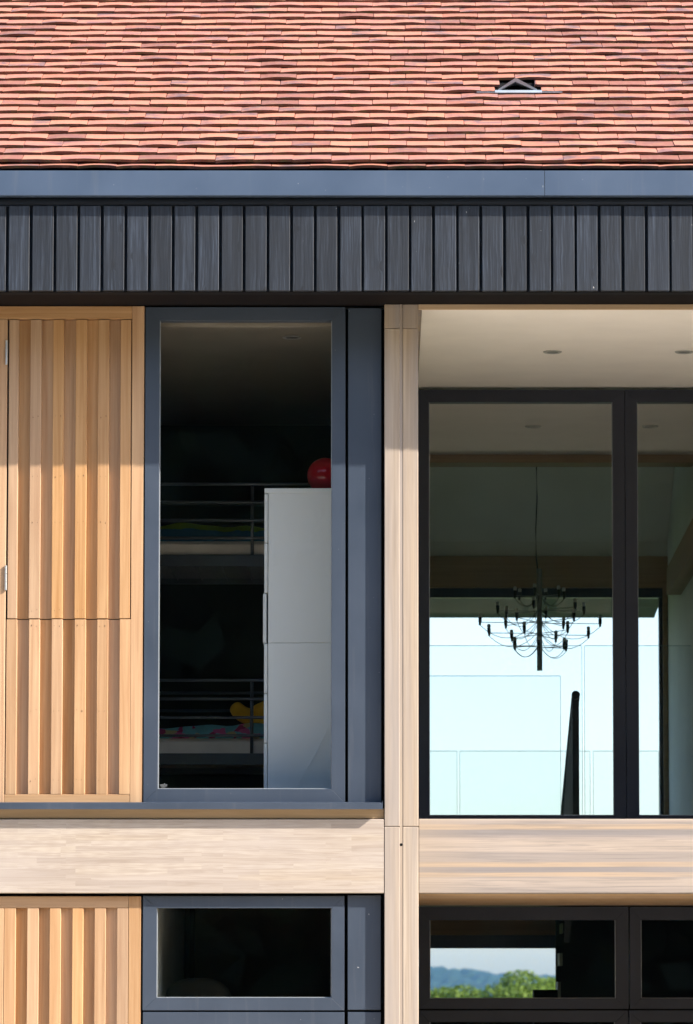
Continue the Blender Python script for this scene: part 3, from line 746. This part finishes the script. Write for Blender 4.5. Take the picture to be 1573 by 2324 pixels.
for px in (1254, 1553, 1852): downlight(X(px, y1, 798), y1, cei)
for px in (1210, 1475.5): downlight(X(px, y2, 967), y2, cei)

# ------------------------------------------------------------------ upper room behind the loggia
XRm = X(1515, yR, 1400)
box('party_wall', 'roomwall', Xc0 + 0.03, Xc1 - 0.01, 0.175, yR, 0.0, zCe + 0.6, H, 0)
box('wall', 'roomwall', XRm, XRm + 0.15, yW + 0.16, yR, zFl, zRi - 0.9, H, 0)
box('ceiling_beam', 'indoorbeam', Xc1, XRm, yV, yV + 0.22, Z(1050, yV), zCe + 0.30, H)
box('wall', 'roomwall', Xc1, XRm, yV + 0.02, yV + 0.12, zCe + 0.302, zRi - 1.0, H, 0)
zS = Z(1232, yR)
q = MB(); tn = math.tan(PR)
q.prism([(yR, zS), (yV + 0.12, zS + tn * (yR - yV - 0.12)), (yV + 0.12, zS + tn * (yR - yV - 0.12) + .03), (yR, zS + .03)], Xc1, XRm)
q.build('sloping_ceiling', 'roomslope', H)
box('wall', 'roomwall', Xc1, XRm, yR - 0.01, yR + 0.1, Z(1262, yR), zS + 0.05, H, 0)
box('beam', 'indoorbeam', Xc1, XRm, yR - 0.06, yR + 0.12, Z(1333, yR - .06), Z(1262, yR - .06), H)
# brace along the gable wall
q = MB()
def yz(px, py, xw):   # point on the side wall plane x = xw
    a = (px - U0) / F; b_ = (V0 - py) / F; dy = math.cos(PITCH) - b_ * math.sin(PITCH); lam = xw / a
    return lam * dy - D, EYE + lam * (math.sin(PITCH) + b_ * math.cos(PITCH))
pl = [yz(1513, 1290, XRm - .1), yz(1580, 1160, XRm - .1), yz(1580, 1240, XRm - .1), yz(1513, 1350, XRm - .1)]
q.prism(pl, XRm - 0.10, XRm - 0.002); q.build('brace', 'indoorbeam', H)
# rear window
rw = bpy.data.objects.new('window', None); COL.objects.link(rw); rw.parent = H
zRh = Z(1333, yR); zRb = zFl
xa, xb = Xc1 - 0.02, XRm
box('frame', 'metal', xa, xb, yR, yR + 0.09, Z(1356, yR), zRh, rw)
box('frame', 'metal', X(1497, yR, 1600), xb, yR, yR + 0.09, zRb, Z(1356, yR) - .001, rw)
box('frame', 'metal', xa, X(1496, yR, 1600), yR, yR + 0.09, zRb, zRb + 0.07, rw)
box('pane', 'glass', xa, X(1497, yR, 1600), yR + 0.03, yR + 0.054, zRb + .07, Z(1356, yR) - .001, rw, 0)
box('jamb_trim', 'indoorbeam', XRm - 0.035, XRm - 0.001, yR - 0.05, yR - 0.001, zFl, Z(1335, yR), H)
# rear eave overhang
q = MB(); y9 = yRi + 5.68
q.prism([(yR + 0.12, Z(1347, yR + .12)), (y9, Z(1402, y9)), (y9, zRi - 0.03 - 5.7 * tn - th + 0.02), (yR + 0.12, zRi - (yR + .12 - yRi) * tn - th - .04)], XL, X(1485, y9, 1400))
M['boardplain'] = plain('dark_blue_boarding', (0.038, 0.068, 0.115), 0.6, 0.2, 9)
rear_eave = q.build('eave', 'boardplain', H)
# glass balustrades
def glass_panel(parent, px0, px1, py, y, zb, t=0.012):
    z1 = Z(py, y); x0, x1 = X(px0, y, (py + 1850) / 2), X(px1, y, (py + 1850) / 2)
    o = box('glass_panel', 'sheetglass', x0, x1, y, y + t, zb, z1, parent, 0)
    q = MB(); q.box(x0, x1, y + 0.001, y + t - 0.001, z1 + 0.0003, z1 + 0.0033)
    if px1 < 1573: q.box(x1 + .0003, x1 + 0.0028, y + .001, y + t - .001, zb, z1)
    if px0 > 974: q.box(x0 - 0.0028, x0 - .0003, y + .001, y + t - .001, zb, z1)
    q.build('glass_edge', 'glassedge', parent)
def balustrade(lst, py, y, zb):
    p = bpy.data.objects.new('glass_balustrade', None); COL.objects.link(p); p.parent = H
    for a, b_ in lst: glass_panel(p, a, b_, py, y, zb)
balustrade([(955, 1321), (1327.5, 1665)], 1466, 6.1, zFl)
balustrade([(955, 1272)], 1534.5, 6.9, zFl)
balustrade([(940, 1037), (1044, 1339), (1347, 1495)], 1705, 9.3, zFl - 0.1)
box('balcony_deck', 'soffitdark', XL, XR, yR + 0.12, 9.6, zFl - 0.25, zFl - 0.1, H, 0)
# stair rail falling away from the viewer
sr = bpy.data.objects.new('stair_rail', None); COL.objects.link(sr); sr.parent = H
yr0, yr1 = 4.3, 6.0
xr = X(1307, yr0, 1575); zr = Z(1576, yr0)
zr_end = Z(1850, yr1)
def rail_pt(t): return (xr + (0.0) * t, yr0 + (yr1 - yr0) * t, zr + (zr_end - zr) * t)
MB().tube([rail_pt(0), rail_pt(0.5), rail_pt(1)], 0.026, 18).build('handrail', 'holder', sr, smooth=False)
for k in range(12):
    t = 0.01 + k * 0.075; p = rail_pt(t)
    MB().box(p[0] - 0.022 + .0008 * k, p[0] + 0.020, p[1], p[1] + 0.012, p[2] - 0.95, p[2] - 0.012).build('baluster', 'holder', sr)

# ------------------------------------------------------------------ ground floor rooms
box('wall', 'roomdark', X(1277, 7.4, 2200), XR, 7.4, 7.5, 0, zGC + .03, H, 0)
rg = bpy.data.objects.new('window', None); COL.objects.link(rg); rg.parent = H
xq = X(1262, yR, 2200)
box('lintel', 'indoorbeam', XL, xq + 0.06, yR - 0.06, yR + 0.1, Z(2122, yR - .06), zGC + .034, H)
box('frame', 'metal', XL, xq + 0.06, yR, yR + 0.09, Z(2152, yR), Z(2122, yR), rg)
box('frame', 'metal', xq, xq + 0.06, yR, yR + 0.09, 0, Z(2152, yR) - .001, rg)
box('pane', 'glass', XL, xq, yR + 0.03, yR + 0.054, 0, Z(2152, yR) - .001, rg, 0)
# stair flank with pale treads beside the rear window
stf = bpy.data.objects.new('staircase', None); COL.objects.link(stf); stf.parent = H
M['treadpaint'] = plain('pale_green_paint', (0.26, 0.30, 0.18), 0.6, 0.06, 6)
for a, b_, p0, p1 in ((1274, 1278.5, 2095, 2118), (1269.5, 1277, 2163, 2192), (1266, 1272.5, 2228, 2300)):
    box('tread_edge', 'treadpaint', X(a, 7.0, 2200), X(b_, 7.0, 2200), 7.0, 7.3, Z(p1, 7.0), Z(p0, 7.0), stf)
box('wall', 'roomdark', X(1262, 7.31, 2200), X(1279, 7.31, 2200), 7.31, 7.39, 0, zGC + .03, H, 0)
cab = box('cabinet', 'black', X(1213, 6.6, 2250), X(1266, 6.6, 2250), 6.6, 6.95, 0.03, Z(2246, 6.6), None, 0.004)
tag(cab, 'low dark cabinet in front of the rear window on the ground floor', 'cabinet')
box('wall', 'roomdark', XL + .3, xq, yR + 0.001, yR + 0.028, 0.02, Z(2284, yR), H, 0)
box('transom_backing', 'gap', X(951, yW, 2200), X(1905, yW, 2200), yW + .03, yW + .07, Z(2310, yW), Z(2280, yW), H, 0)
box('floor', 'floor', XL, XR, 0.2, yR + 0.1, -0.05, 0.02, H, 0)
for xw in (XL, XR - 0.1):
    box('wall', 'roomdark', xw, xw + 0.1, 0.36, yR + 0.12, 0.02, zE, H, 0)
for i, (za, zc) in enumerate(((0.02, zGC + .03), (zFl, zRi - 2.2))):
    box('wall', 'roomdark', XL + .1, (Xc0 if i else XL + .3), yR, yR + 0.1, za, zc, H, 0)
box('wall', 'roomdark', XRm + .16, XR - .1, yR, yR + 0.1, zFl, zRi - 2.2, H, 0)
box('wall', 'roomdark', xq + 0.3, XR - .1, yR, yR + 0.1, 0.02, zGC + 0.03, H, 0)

# bedroom shell
XB0 = X(120, 0.3, 1300); yBk = 4.3
M['backwall'] = plain('shade_toned_back_wall', (0.075, 0.075, 0.058), 0.95, 0.15, 2, spec=0.05)  # dark colour stands in for daylight falling off into the room
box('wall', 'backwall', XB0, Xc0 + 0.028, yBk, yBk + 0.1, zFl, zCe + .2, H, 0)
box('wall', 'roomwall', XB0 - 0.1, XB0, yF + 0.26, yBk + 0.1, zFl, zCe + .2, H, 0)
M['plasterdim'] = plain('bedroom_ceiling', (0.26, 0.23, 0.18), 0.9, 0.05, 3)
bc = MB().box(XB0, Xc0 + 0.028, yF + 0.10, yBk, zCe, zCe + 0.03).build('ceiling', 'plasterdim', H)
yd = ydepth(765, zCe); downlight(X(663, yd, 765), yd, bc)
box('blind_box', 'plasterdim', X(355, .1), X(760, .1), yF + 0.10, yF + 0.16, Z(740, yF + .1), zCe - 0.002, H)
# bedroom-side wall round the ground floor room
M['brownwall'] = plain('brown_wall', (0.28, 0.19, 0.11), 0.9, 0.2, 3)
box('wall', 'brownwall', XB0 - .1, Xc0 + .028, 3.2, 3.3, 0.02, zGC + .03, H, 0)

# ------------------------------------------------------------------ bedroom furniture
yC = 0.55
x0 = X(608.5, yC, 1450); x1 = x0 + 0.46; zt = Z(1108, yC)
ch = thing('chest_of_drawers', 'tall white chest of drawers standing sideways behind the bedroom window', 'chest of drawers', (x0 + .23, yC + .25, zFl))
def loc(o, dx, dy, dz): return (dx - o.location.x, dy - o.location.y, dz - o.location.z)
def tbox(parent, name, m, a, b_, c, d, e, f_, bev=0.002):
    L = parent.location
    return box(name, m, a - L.x, b_ - L.x, c - L.y, d - L.y, e - L.z, f_ - L.z, parent, bev)
zt2 = Z(1119.5, yC); zseam = Z(1459, yC)
tbox(ch, 'top', 'white', x0 - 0.021, x1, yC - 0.002, yC + 0.5, zt2, zt)
tbox(ch, 'carcass', 'white', x0, x1, yC, yC + 0.5, zseam + .0008, zt2 - 0.0005)
tbox(ch, 'carcass', 'white', x0, x1, yC + 0.0005, yC + 0.5, zFl, zseam - .0008)
sp_ = [1120.5, 1232.5, 1346, 1459.5, 1573.5, 1686.5, 1800, 1860]
for k in range(7):
    sh_ = 0.006 if k == 2 else 0.0
    tbox(ch, 'drawer', 'white', x0 - 0.021 - sh_, x0 - 0.003 - sh_, yC + 0.001, yC + 0.498, Z(sp_[k + 1] - 1.1, yC), Z(sp_[k] + 1.1, yC))
rr = 0.098
bl = MB()
prof = [(rr * math.sin(math.pi * k / 24) + 1e-4, -rr * math.cos(math.pi * k / 24)) for k in range(25)]
bl.lathe(prof, (0, 0, 0), 36)
ball = bl.build('ball', 'red', None, smooth=True); ball.location = (X(738, .78, 1075), 0.80, zt + rr)
tag(ball, 'shiny red ball lying on top of the white chest of drawers', 'ball')
q = MB(); pA, pB = at(756, 1630, yC - .03), at(668, 1795, yC - .03)
q.tube([(pA[0], yC - .012, pA[1]), ((pA[0] + pB[0]) / 2 + .006, yC - .012, (pA[1] + pB[1]) / 2), (pB[0], yC - .012, pB[1])], 0.0016, 6)
tag(q.build('cord', 'white'), 'thin pale cord hanging aslant in front of the white chest', 'cord')

# bunk bed
yb = 2.0; yb2 = 2.95
bxl, bxr = X(300, yb, 1400), Xc0 - 0.06
bed = thing('bunk_bed', 'dark metal bunk bed with guard rails in the bedroom', 'bunk bed', ((bxl + bxr) / 2, (yb + yb2) / 2, zFl))
Lb = bed.location
def bl_(p): return (p[0] - Lb.x, p[1] - Lb.y, p[2] - Lb.z)
for x in (bxl, bxr):
    for y in (yb, yb2):
        MB().tube([bl_((x, y, zFl)), bl_((x, y, Z(1095, yb)))], 0.022, 12).build('post', 'bedmetal', bed, smooth=True)
def rails(pys, py_post0, py_post1):
    for k, py in enumerate(pys):
        for y in (yb, yb2):
            if y == yb2 and k > 1: continue
            MB().tube([bl_((bxl, y, Z(py, yb))), bl_((bxr, y, Z(py, yb)))], 0.0085, 8).build('guard_rail', 'bedmetal', bed, smooth=True)
    for px in (572, 790):
        x = X(px, yb, 1400)
        MB().tube([bl_((x, yb + .004, Z(py_post0, yb))), bl_((x, yb + .004, Z(py_post1, yb)))], 0.0095, 8).build('rail_upright', 'bedmetal', bed, smooth=True)
rails((1099, 1140, 1181, 1221), 1099, 1262); rails((1544, 1586, 1628.5, 1669.5), 1544, 1712)
for pa, pb in ((1259, 1286), (1710, 1735.5)):
    for y in (yb - .012, yb2):
        tbox(bed, 'side_rail', 'bedmetal', bxl, bxr, y, y + 0.025, Z(pb, yb), Z(pa, yb))
    for x in (bxl, bxr - .025):
        tbox(bed, 'end_rail', 'bedmetal', x, x + .025, yb + .014, yb2 - .001, Z(pb, yb), Z(pa, yb))
zm = Z(1278, yb)
q = MB(); k = 0
xx = bxl + 0.06
while xx < bxr: q.box(xx - Lb.x, xx + .004 - Lb.x, yb + .014 - Lb.y, yb2 - Lb.y, zm - Lb.z, zm + .004 - Lb.z); xx += 0.145
yy = yb + .05
while yy < yb2: q.box(bxl - Lb.x, bxr - Lb.x, yy - Lb.y, yy + .005 - Lb.y, zm + .0045 - Lb.z, zm + .0085 - Lb.z); yy += 0.05
tag(q.build('wire_base', 'bedmetal', bed), kind='stuff')
def soft(name, m, x0, x1, y0, y1, z0, z1, hgt, label, cat, seed):
    rn = random.Random(seed); nx, ny = 34, 10
    q = MB(); vs = []
    for j in range(ny + 1):
        for i in range(nx + 1):
            u, v = i / nx, j / ny
            e = min(1, 9 * min(v, 1 - v)) ** 0.5 * min(1, 20 * min(u, 1 - u)) ** .5
            wv = math.sin(u * 23 + seed + 2 * v) * .35 + math.sin(u * 9.3 + seed * 2) * .5 + math.sin(u * 41 + v * 9) * .15
            vs.append((x0 + (x1 - x0) * u, y0 + (y1 - y0) * v + .006 * math.sin(u * 50), z0 + (z1 - z0) * e * (1 + hgt * wv)))
    n0 = len(vs)
    vs += [(x0 + (x1 - x0) * i / nx, y0 + (y1 - y0) * j / ny, z0) for j in range(ny + 1) for i in range(nx + 1)]
    W_ = nx + 1; fs = []
    for j in range(ny):
        for i in range(nx):
            a = j * W_ + i; fs.append((a, a + 1, a + W_ + 1, a + W_)); fs.append((n0 + a, n0 + a + W_, n0 + a + W_ + 1, n0 + a + 1))
    q.add(vs, fs); o = q.build(name, m, None, smooth=True); return tag(o, label, cat)
zu0, zu1 = zm + .009, Z(1227, yb); zl0, zl1 = Z(1722, yb), Z(1675, yb)
a, c = bxl + .03, bxr - .03
for (z0, z1, lb) in ((zu0, zu1, 'pale mattress on the top bunk'), (zl0, zl1, 'pale mattress on the bottom bunk')):
    tag(box('mattress', 'mattress', a, c, yb + .02, yb2 - .01, z0, z1, None, 0.02), lb + ' behind the metal side rail', 'mattress', 'mattresses on the bunk bed')
soft('duvet', 'greenblue', a, c, yb + .03, yb2 - .03, zu1 + .001, Z(1186, yb), .22, 'green and blue duvet spread on the top bunk', 'duvet', 3)
soft('duvet', 'floral', a, c, yb + .03, yb2 - .03, zl1 + .001, Z(1642, yb), .25, 'flowery pink and turquoise duvet spread on the bottom bunk', 'duvet', 8)
# yellow soft toy lying on the lower bunk
def skin_fig(name, pts, edges, rad, m, label, cat, lev=2):
    me = bpy.data.meshes.new(name); me.from_pydata(pts, edges, []); me.materials.append(M[m])
    o = bpy.data.objects.new(name, me); COL.objects.link(o)
    sk = o.modifiers.new('skin', 'SKIN'); me.skin_vertices.new() if not me.skin_vertices else None
    for v, r in zip(me.skin_vertices[0].data, rad): v.radius = (r, r)
    me.skin_vertices[0].data[0].use_root = True
    ss = o.modifiers.new('sub', 'SUBSURF'); ss.levels = lev; ss.render_levels = lev
    sk.use_smooth_shade = True
    return tag(o, label, cat)
yt = 2.18; s1 = 0.0025
def tp(px, py, dy=0): p = at(px, py, yt + dy); return (p[0], yt + dy, p[1])
skin_fig('soft_toy', [tp(612, 1618), tp(578, 1630), tp(546, 1622), tp(527, 1596, -.02), tp(645, 1606), tp(690, 1600)],
         [(0, 1), (1, 2), (2, 3), (0, 4), (4, 5)], [.082, .060, .050, .048, .092, .085], 'yellow',
         'plump yellow soft toy lying on the flowered duvet of the bottom bunk', 'soft toy')

# ------------------------------------------------------------------ ground floor left room
box('wall', 'sidewall', X(353.0, .2, 2160) - 0.1, X(353.0, .2, 2160), 0.135, 3.19, 0.02, zGC + .03, H, 0)
q = MB(); prof = []
for k in range(17):
    an = math.pi * k / 16; prof.append((math.cos(an), math.sin(an)))
yA = 1.25; xc_, zc_ = X(448, yA, 2250), Z(2290, yA); rx = X(527, yA) - X(448, yA); rz = Z(2219, yA) - Z(2290, yA)
vs = []
for dy, sc in ((0, .82), (.03, .96), (.08, 1), (.13, .96), (.16, .82)):
    vs += [(xc_ + rx * sc * (abs(cx) ** .8) * (1 if cx >= 0 else -1), yA + dy, zc_ + rz * sc * sz ** .75) for cx, sz in prof]
    vs += [(xc_ - rx * sc, yA + dy, 0.5), (xc_ + rx * sc, yA + dy, 0.5)]
n_ = 19; fs = [(i * n_ + k, i * n_ + (k + 1) % n_, (i + 1) * n_ + (k + 1) % n_, (i + 1) * n_ + k) for i in range(4) for k in range(n_)] + [tuple(range(n_)), tuple(range(4 * n_, 5 * n_))]
arm = thing('armchair', 'armchair with a rounded pale back inside the ground floor window', 'armchair', (xc_, yA + .1, 0.02))
q.add([(v[0] - arm.location.x, v[1] - arm.location.y, v[2] - arm.location.z) for v in vs], fs); q.build('backrest', 'cushion', arm, smooth=True)
tbox(arm, 'seat', 'cushion', xc_ - .25, xc_ + .25, yA + .16, yA + .65, .32, .5, .03)
for sx in (-.22, .22):
    for sy in (yA + .04, yA + .6):
        tbox(arm, 'leg', 'indoorbeam', xc_ + sx - .02, xc_ + sx + .02, sy - .02, sy + .02, .02, .5 if sy < yA + .1 else .32)
M['brownpost'] = plain('brown_painted_post', (0.09, 0.05, 0.025), 0.7, 0.15, 6)
box('indoor_post', 'brownpost', X(431, 3.1, 2160), X(441, 3.1, 2160), 3.08, 3.18, 0.02, zGC + .03, H)

# ------------------------------------------------------------------ chandelier
yCh = 7.0
def cp(cx, cy): return at((1700 + cx / 2.6217) * .6069, (2100 + cy / 2.6217) * .6069, yCh)
xc, _ = cp(833, 600); zt_, zb_ = cp(833, 70)[1], cp(833, 1070)[1]
mm = (cp(1833, 600)[0] - cp(833, 600)[0]) / 1000
chd = thing('chandelier', 'many armed steel chandelier with bare bulbs hanging from a long black cable', 'chandelier', (xc, yCh, zb_))
def lc(x, y, z): return (x - xc, y - yCh, z - zb_)
MB().tube([lc(xc, yCh, zb_), lc(xc, yCh, zt_)], 27 * mm, 20).build('stem', 'chrome', chd)
cab_pts = [at(1220, 1290, yCh), at(1217, 1262, yCh), at(1216, 1200, yCh), at(1219, 1130, yCh), at(1217.5, 1060, yCh), at(1218, 960, yCh), at(1218, 830, yCh)]
MB().tube([lc(p[0], yCh, p[1]) for p in cab_pts], 6.0 * mm, 8).build('cable', 'holder', chd, smooth=True)
tiers = [(332, 262, 6, 0.32, -8), (480, 445, 6, 0.28, 10), (592, 600, 6, 0.02, 0), (712, 488, 6, 0.10, 6), (835, 285, 6, 0.38, 0)]
hold_me = None
rnd = random.Random(4)
hm = MB(); hm.lathe([(9 * mm, -62 * mm), (11 * mm, -60 * mm), (13 * mm, -32 * mm), (17 * mm, -28 * mm), (17 * mm, 16 * mm), (14 * mm, 18 * mm)], (0, 0, 0), 10)
hold_me = hm.mesh('lamp_holder'); hold_me.materials.append(M['holder'])
bm_ = MB(); bm_.lathe([(14 * mm, 18 * mm), (16 * mm, 24 * mm), (18 * mm, 38 * mm), (16 * mm, 50 * mm), (9 * mm, 56 * mm)], (0, 0, 0), 10)
bulb_me = bm_.mesh('bulb', smooth=True); bulb_me.materials.append(M['bulb'])
for (cy, rad, nn, ph, dz) in tiers:
    za = cp(833, cy)[1]
    for k in range(nn):
        an = ph + 2 * math.pi * k / nn + rnd.uniform(-.10, .10); r_ = rad * mm * rnd.uniform(.95, 1.03)
        px_, py_ = math.cos(an) * r_, math.sin(an) * r_; lz = za - zb_ + rnd.uniform(-14, 14) * mm
        MB().tube([(math.cos(an) * 25 * mm, math.sin(an) * 25 * mm, lz), (px_, py_, lz)], 4.0 * mm, 6).build('arm', 'chrome', chd, smooth=True)
        h = link('lamp_holder', hold_me, chd); h.location = (px_, py_, lz + 32 * mm)
        h.rotation_euler = (rnd.uniform(-.05, .05), rnd.uniform(-.05, .05), 0)
        link('bulb', bulb_me, h)
        pts = []
        for j in range(9):
            u = j / 8; sag = 4 * u * (1 - u) * (95 + rnd.uniform(0, 50) * 0) * mm * (0.5 + rad / 600)
            q_ = (1 - u) + 0.04 * u
            pts.append((px_ * q_, py_ * q_, lz - 30 * mm * (1 - u) - sag + 10 * mm * u))
        MB().tube(pts, 3.2 * mm, 5).build('wire', 'holder', chd, smooth=True)

# ------------------------------------------------------------------ view behind the house
def leaf_cloud(q, blobs, count, size, rn):
    tot = sum(b_[3] ** 2 for b_ in blobs)
    for (cx, cy, cz, r) in blobs:
        for _ in range(int(count * r * r / tot)):
            d = Vector((rn.gauss(0, 1), rn.gauss(0, 1), rn.gauss(0, 1))).normalized() * r * (rn.random() ** .25)
            p = Vector((cx, cy, cz)) + Vector((d.x, d.y, d.z * .85))
            nrm = (d.normalized() * .6 + Vector((rn.gauss(0, .5), rn.gauss(0, .5), rn.gauss(.4, .5)))).normalized()
            u = nrm.cross(Vector((rn.gauss(0, 1), rn.gauss(0, 1), rn.gauss(0, 1)))).normalized(); v = nrm.cross(u); s_ = size * rn.uniform(.6, 1.3)
            q.add([p - u * s_, p + v * s_ * .55, p + u * s_, p - v * s_ * .55], [(0, 1, 2, 3)])
def tree(x, y, top, rad, seed, label, nblob=34, cnt=26000, mt='leaf', size=.11, spread=1.0):
    rn = random.Random(seed); zg = ground_h(x, y)
    t = thing('tree', label, 'tree', (x, y, zg), 'trees in the valley behind the house' if y > 0 else None)
    hgt = top - zg
    tr = MB(); tr.tube([(0, 0, 0), (.1, 0, hgt * .4), (0, .1, hgt * .72)], .28, 8, .1)
    for k in range(6):
        a_ = rn.uniform(0, 6.28); tr.tube([(.05, 0, hgt * (.35 + .05 * k)), (math.cos(a_) * rad * .4, math.sin(a_) * rad * .4, hgt * (.55 + .04 * k)), (math.cos(a_) * rad * .75, math.sin(a_) * rad * .75, hgt * (.66 + .03 * k))], .11, 6, .03)
    tr.build('trunk', 'bark', t, smooth=True)
    bs = [(0, 0, hgt - rad * .38, rad * .42)]
    for k in range(7):
        a_ = k * .9 + rn.uniform(-.3, .3); br = rad * rn.uniform(.34, .46)
        bs.append((math.cos(a_) * rad * .58, math.sin(a_) * rad * .58, hgt - rad * rn.uniform(.55, .85), br))
    for k in range(nblob):
        a_ = rn.uniform(0, 6.28); zz = rn.random() ** .7; zz *= .78; rr_ = rad * math.sin(math.pi * (.18 + .72 * zz)) * rn.random() ** .5 * .8 * spread
        br = rad * rn.uniform(.2, .34)
        bs.append((math.cos(a_) * rr_, math.sin(a_) * rr_, hgt * (.42 + .58 * zz) - br * (.4 + .6 * zz), br))
    q = MB(); leaf_cloud(q, bs, cnt, size, rn); q.build('crown', mt, t, fix=False)
yt_ = 150.0
for (px, py, rad, seed, lb) in ((1188, 2194, 2.7, 1, 'bushy green tree, the tallest in the right half of the valley view'),
                               (1266, 2212, 2.2, 2, 'green tree at the right end of the valley view beside the window post'),
                               (1064, 2230, 2.3, 3, 'light green tree in the middle of the valley view'),
                               (1022, 2234, 2.3, 4, 'low light green tree left of the middle of the valley view'),
                               (982, 2240, 2.2, 5, 'light green tree at the left end of the valley view')):
    p = at(px, py, yt_); tree(p[0], yt_ + seed * 3, p[1] * 1.0, rad, seed, lb)
# wooded hills
q = MB(); nx = 300; rows_ = 16; hy = 4000.0
rn = random.Random(9)
def hprof(x): return 9 * math.sin(x / 190 + 2.2) + 4.5 * math.sin(x / 83 + .3) + 2 * math.sin(x / 31)
vs = []
for j in range(rows_ + 1):
    v = j / rows_
    for i in range(nx + 1):
        x = -1300 + 2600 * i / nx
        base = -16 + (EYE + 25 + 16 + hprof(x)) * math.sin(v * math.pi / 2)
        vs.append((x + rn.uniform(-3, 3), hy + 900 * v + rn.uniform(-25, 25), base + rn.uniform(-3.2, 3.2) * (.2 + .8 * v)))
q.add(vs, [(j * (nx + 1) + i, j * (nx + 1) + i + 1, (j + 1) * (nx + 1) + i + 1, (j + 1) * (nx + 1) + i) for j in range(rows_) for i in range(nx)])
tag(q.build('hills', 'hill', smooth=False), kind='structure')

# trees behind the viewer, seen only as dark reflections in the panes
q = MB(); rn = random.Random(31)
for _ in range(165000):
    x = rn.uniform(-62, 34); topz = 18.5 + 2.2 * math.sin(x / 4.1) + 1.5 * math.sin(x / 1.9 + 2)
    z = topz * rn.random() ** .8; y = -37 + rn.gauss(0, 1.6)
    if rn.random() < .93 and any(((x - a_) * .8) ** 2 + (z - c_) ** 2 < r_ * r_ for a_, c_, r_ in ((-2.95, 10.95, .36), (-2.62, 10.78, .33), (-2.72, 11.05, .25), (-3.18, 11.6, .30), (-3.3, 10.9, .17), (-2.2, 10.6, .17))): continue
    nrm = Vector((rn.gauss(0, .6), 1, rn.gauss(.3, .6))).normalized(); u = nrm.cross(Vector((rn.gauss(0, 1), 0, rn.gauss(0, 1)))).normalized(); v = nrm.cross(u); s_ = rn.uniform(.2, .55)
    p = Vector((x, y, z)); q.add([p - u * s_, p + v * s_ * .6, p + u * s_, p - v * s_ * .6], [(0, 1, 2, 3)])
for _ in range(900):
    p = Vector((rn.uniform(-4.2, -1.6), -37 + rn.gauss(0, .5), rn.uniform(10.2, 12.2))); s_ = rn.uniform(.05, .13)
    nrm = Vector((rn.gauss(0, .6), 1, rn.gauss(.3, .6))).normalized(); u = nrm.cross(Vector((rn.gauss(0, 1), 0, rn.gauss(0, 1)))).normalized(); v = nrm.cross(u)
    q.add([p - u * s_, p + v * s_ * .6, p + u * s_, p - v * s_ * .6], [(0, 1, 2, 3)])
tl = q.build('tree_belt', 'darkleaf', fix=False); tag(tl, 'belt of dark leafy trees facing the house', 'trees', kind='stuff')

# haze between the house and the hills
m = bpy.data.materials.new('haze_air'); m.use_nodes = True; n = m.node_tree; n.nodes.clear()
vo = N(n, 'VolumePrincipled'); vo.inputs['Color'].default_value = (0.08, 0.48, 1.0, 1); vo.inputs['Density'].default_value = 0.00004
ou = N(n, 'OutputMaterial'); n.links.new(vo.outputs[0], ou.inputs['Volume'])
M['haze'] = m
if True:
    tag(MB().box(-2510, 2510, -121, 5605, -17.5, 60).build('haze', 'haze'), kind='stuff')
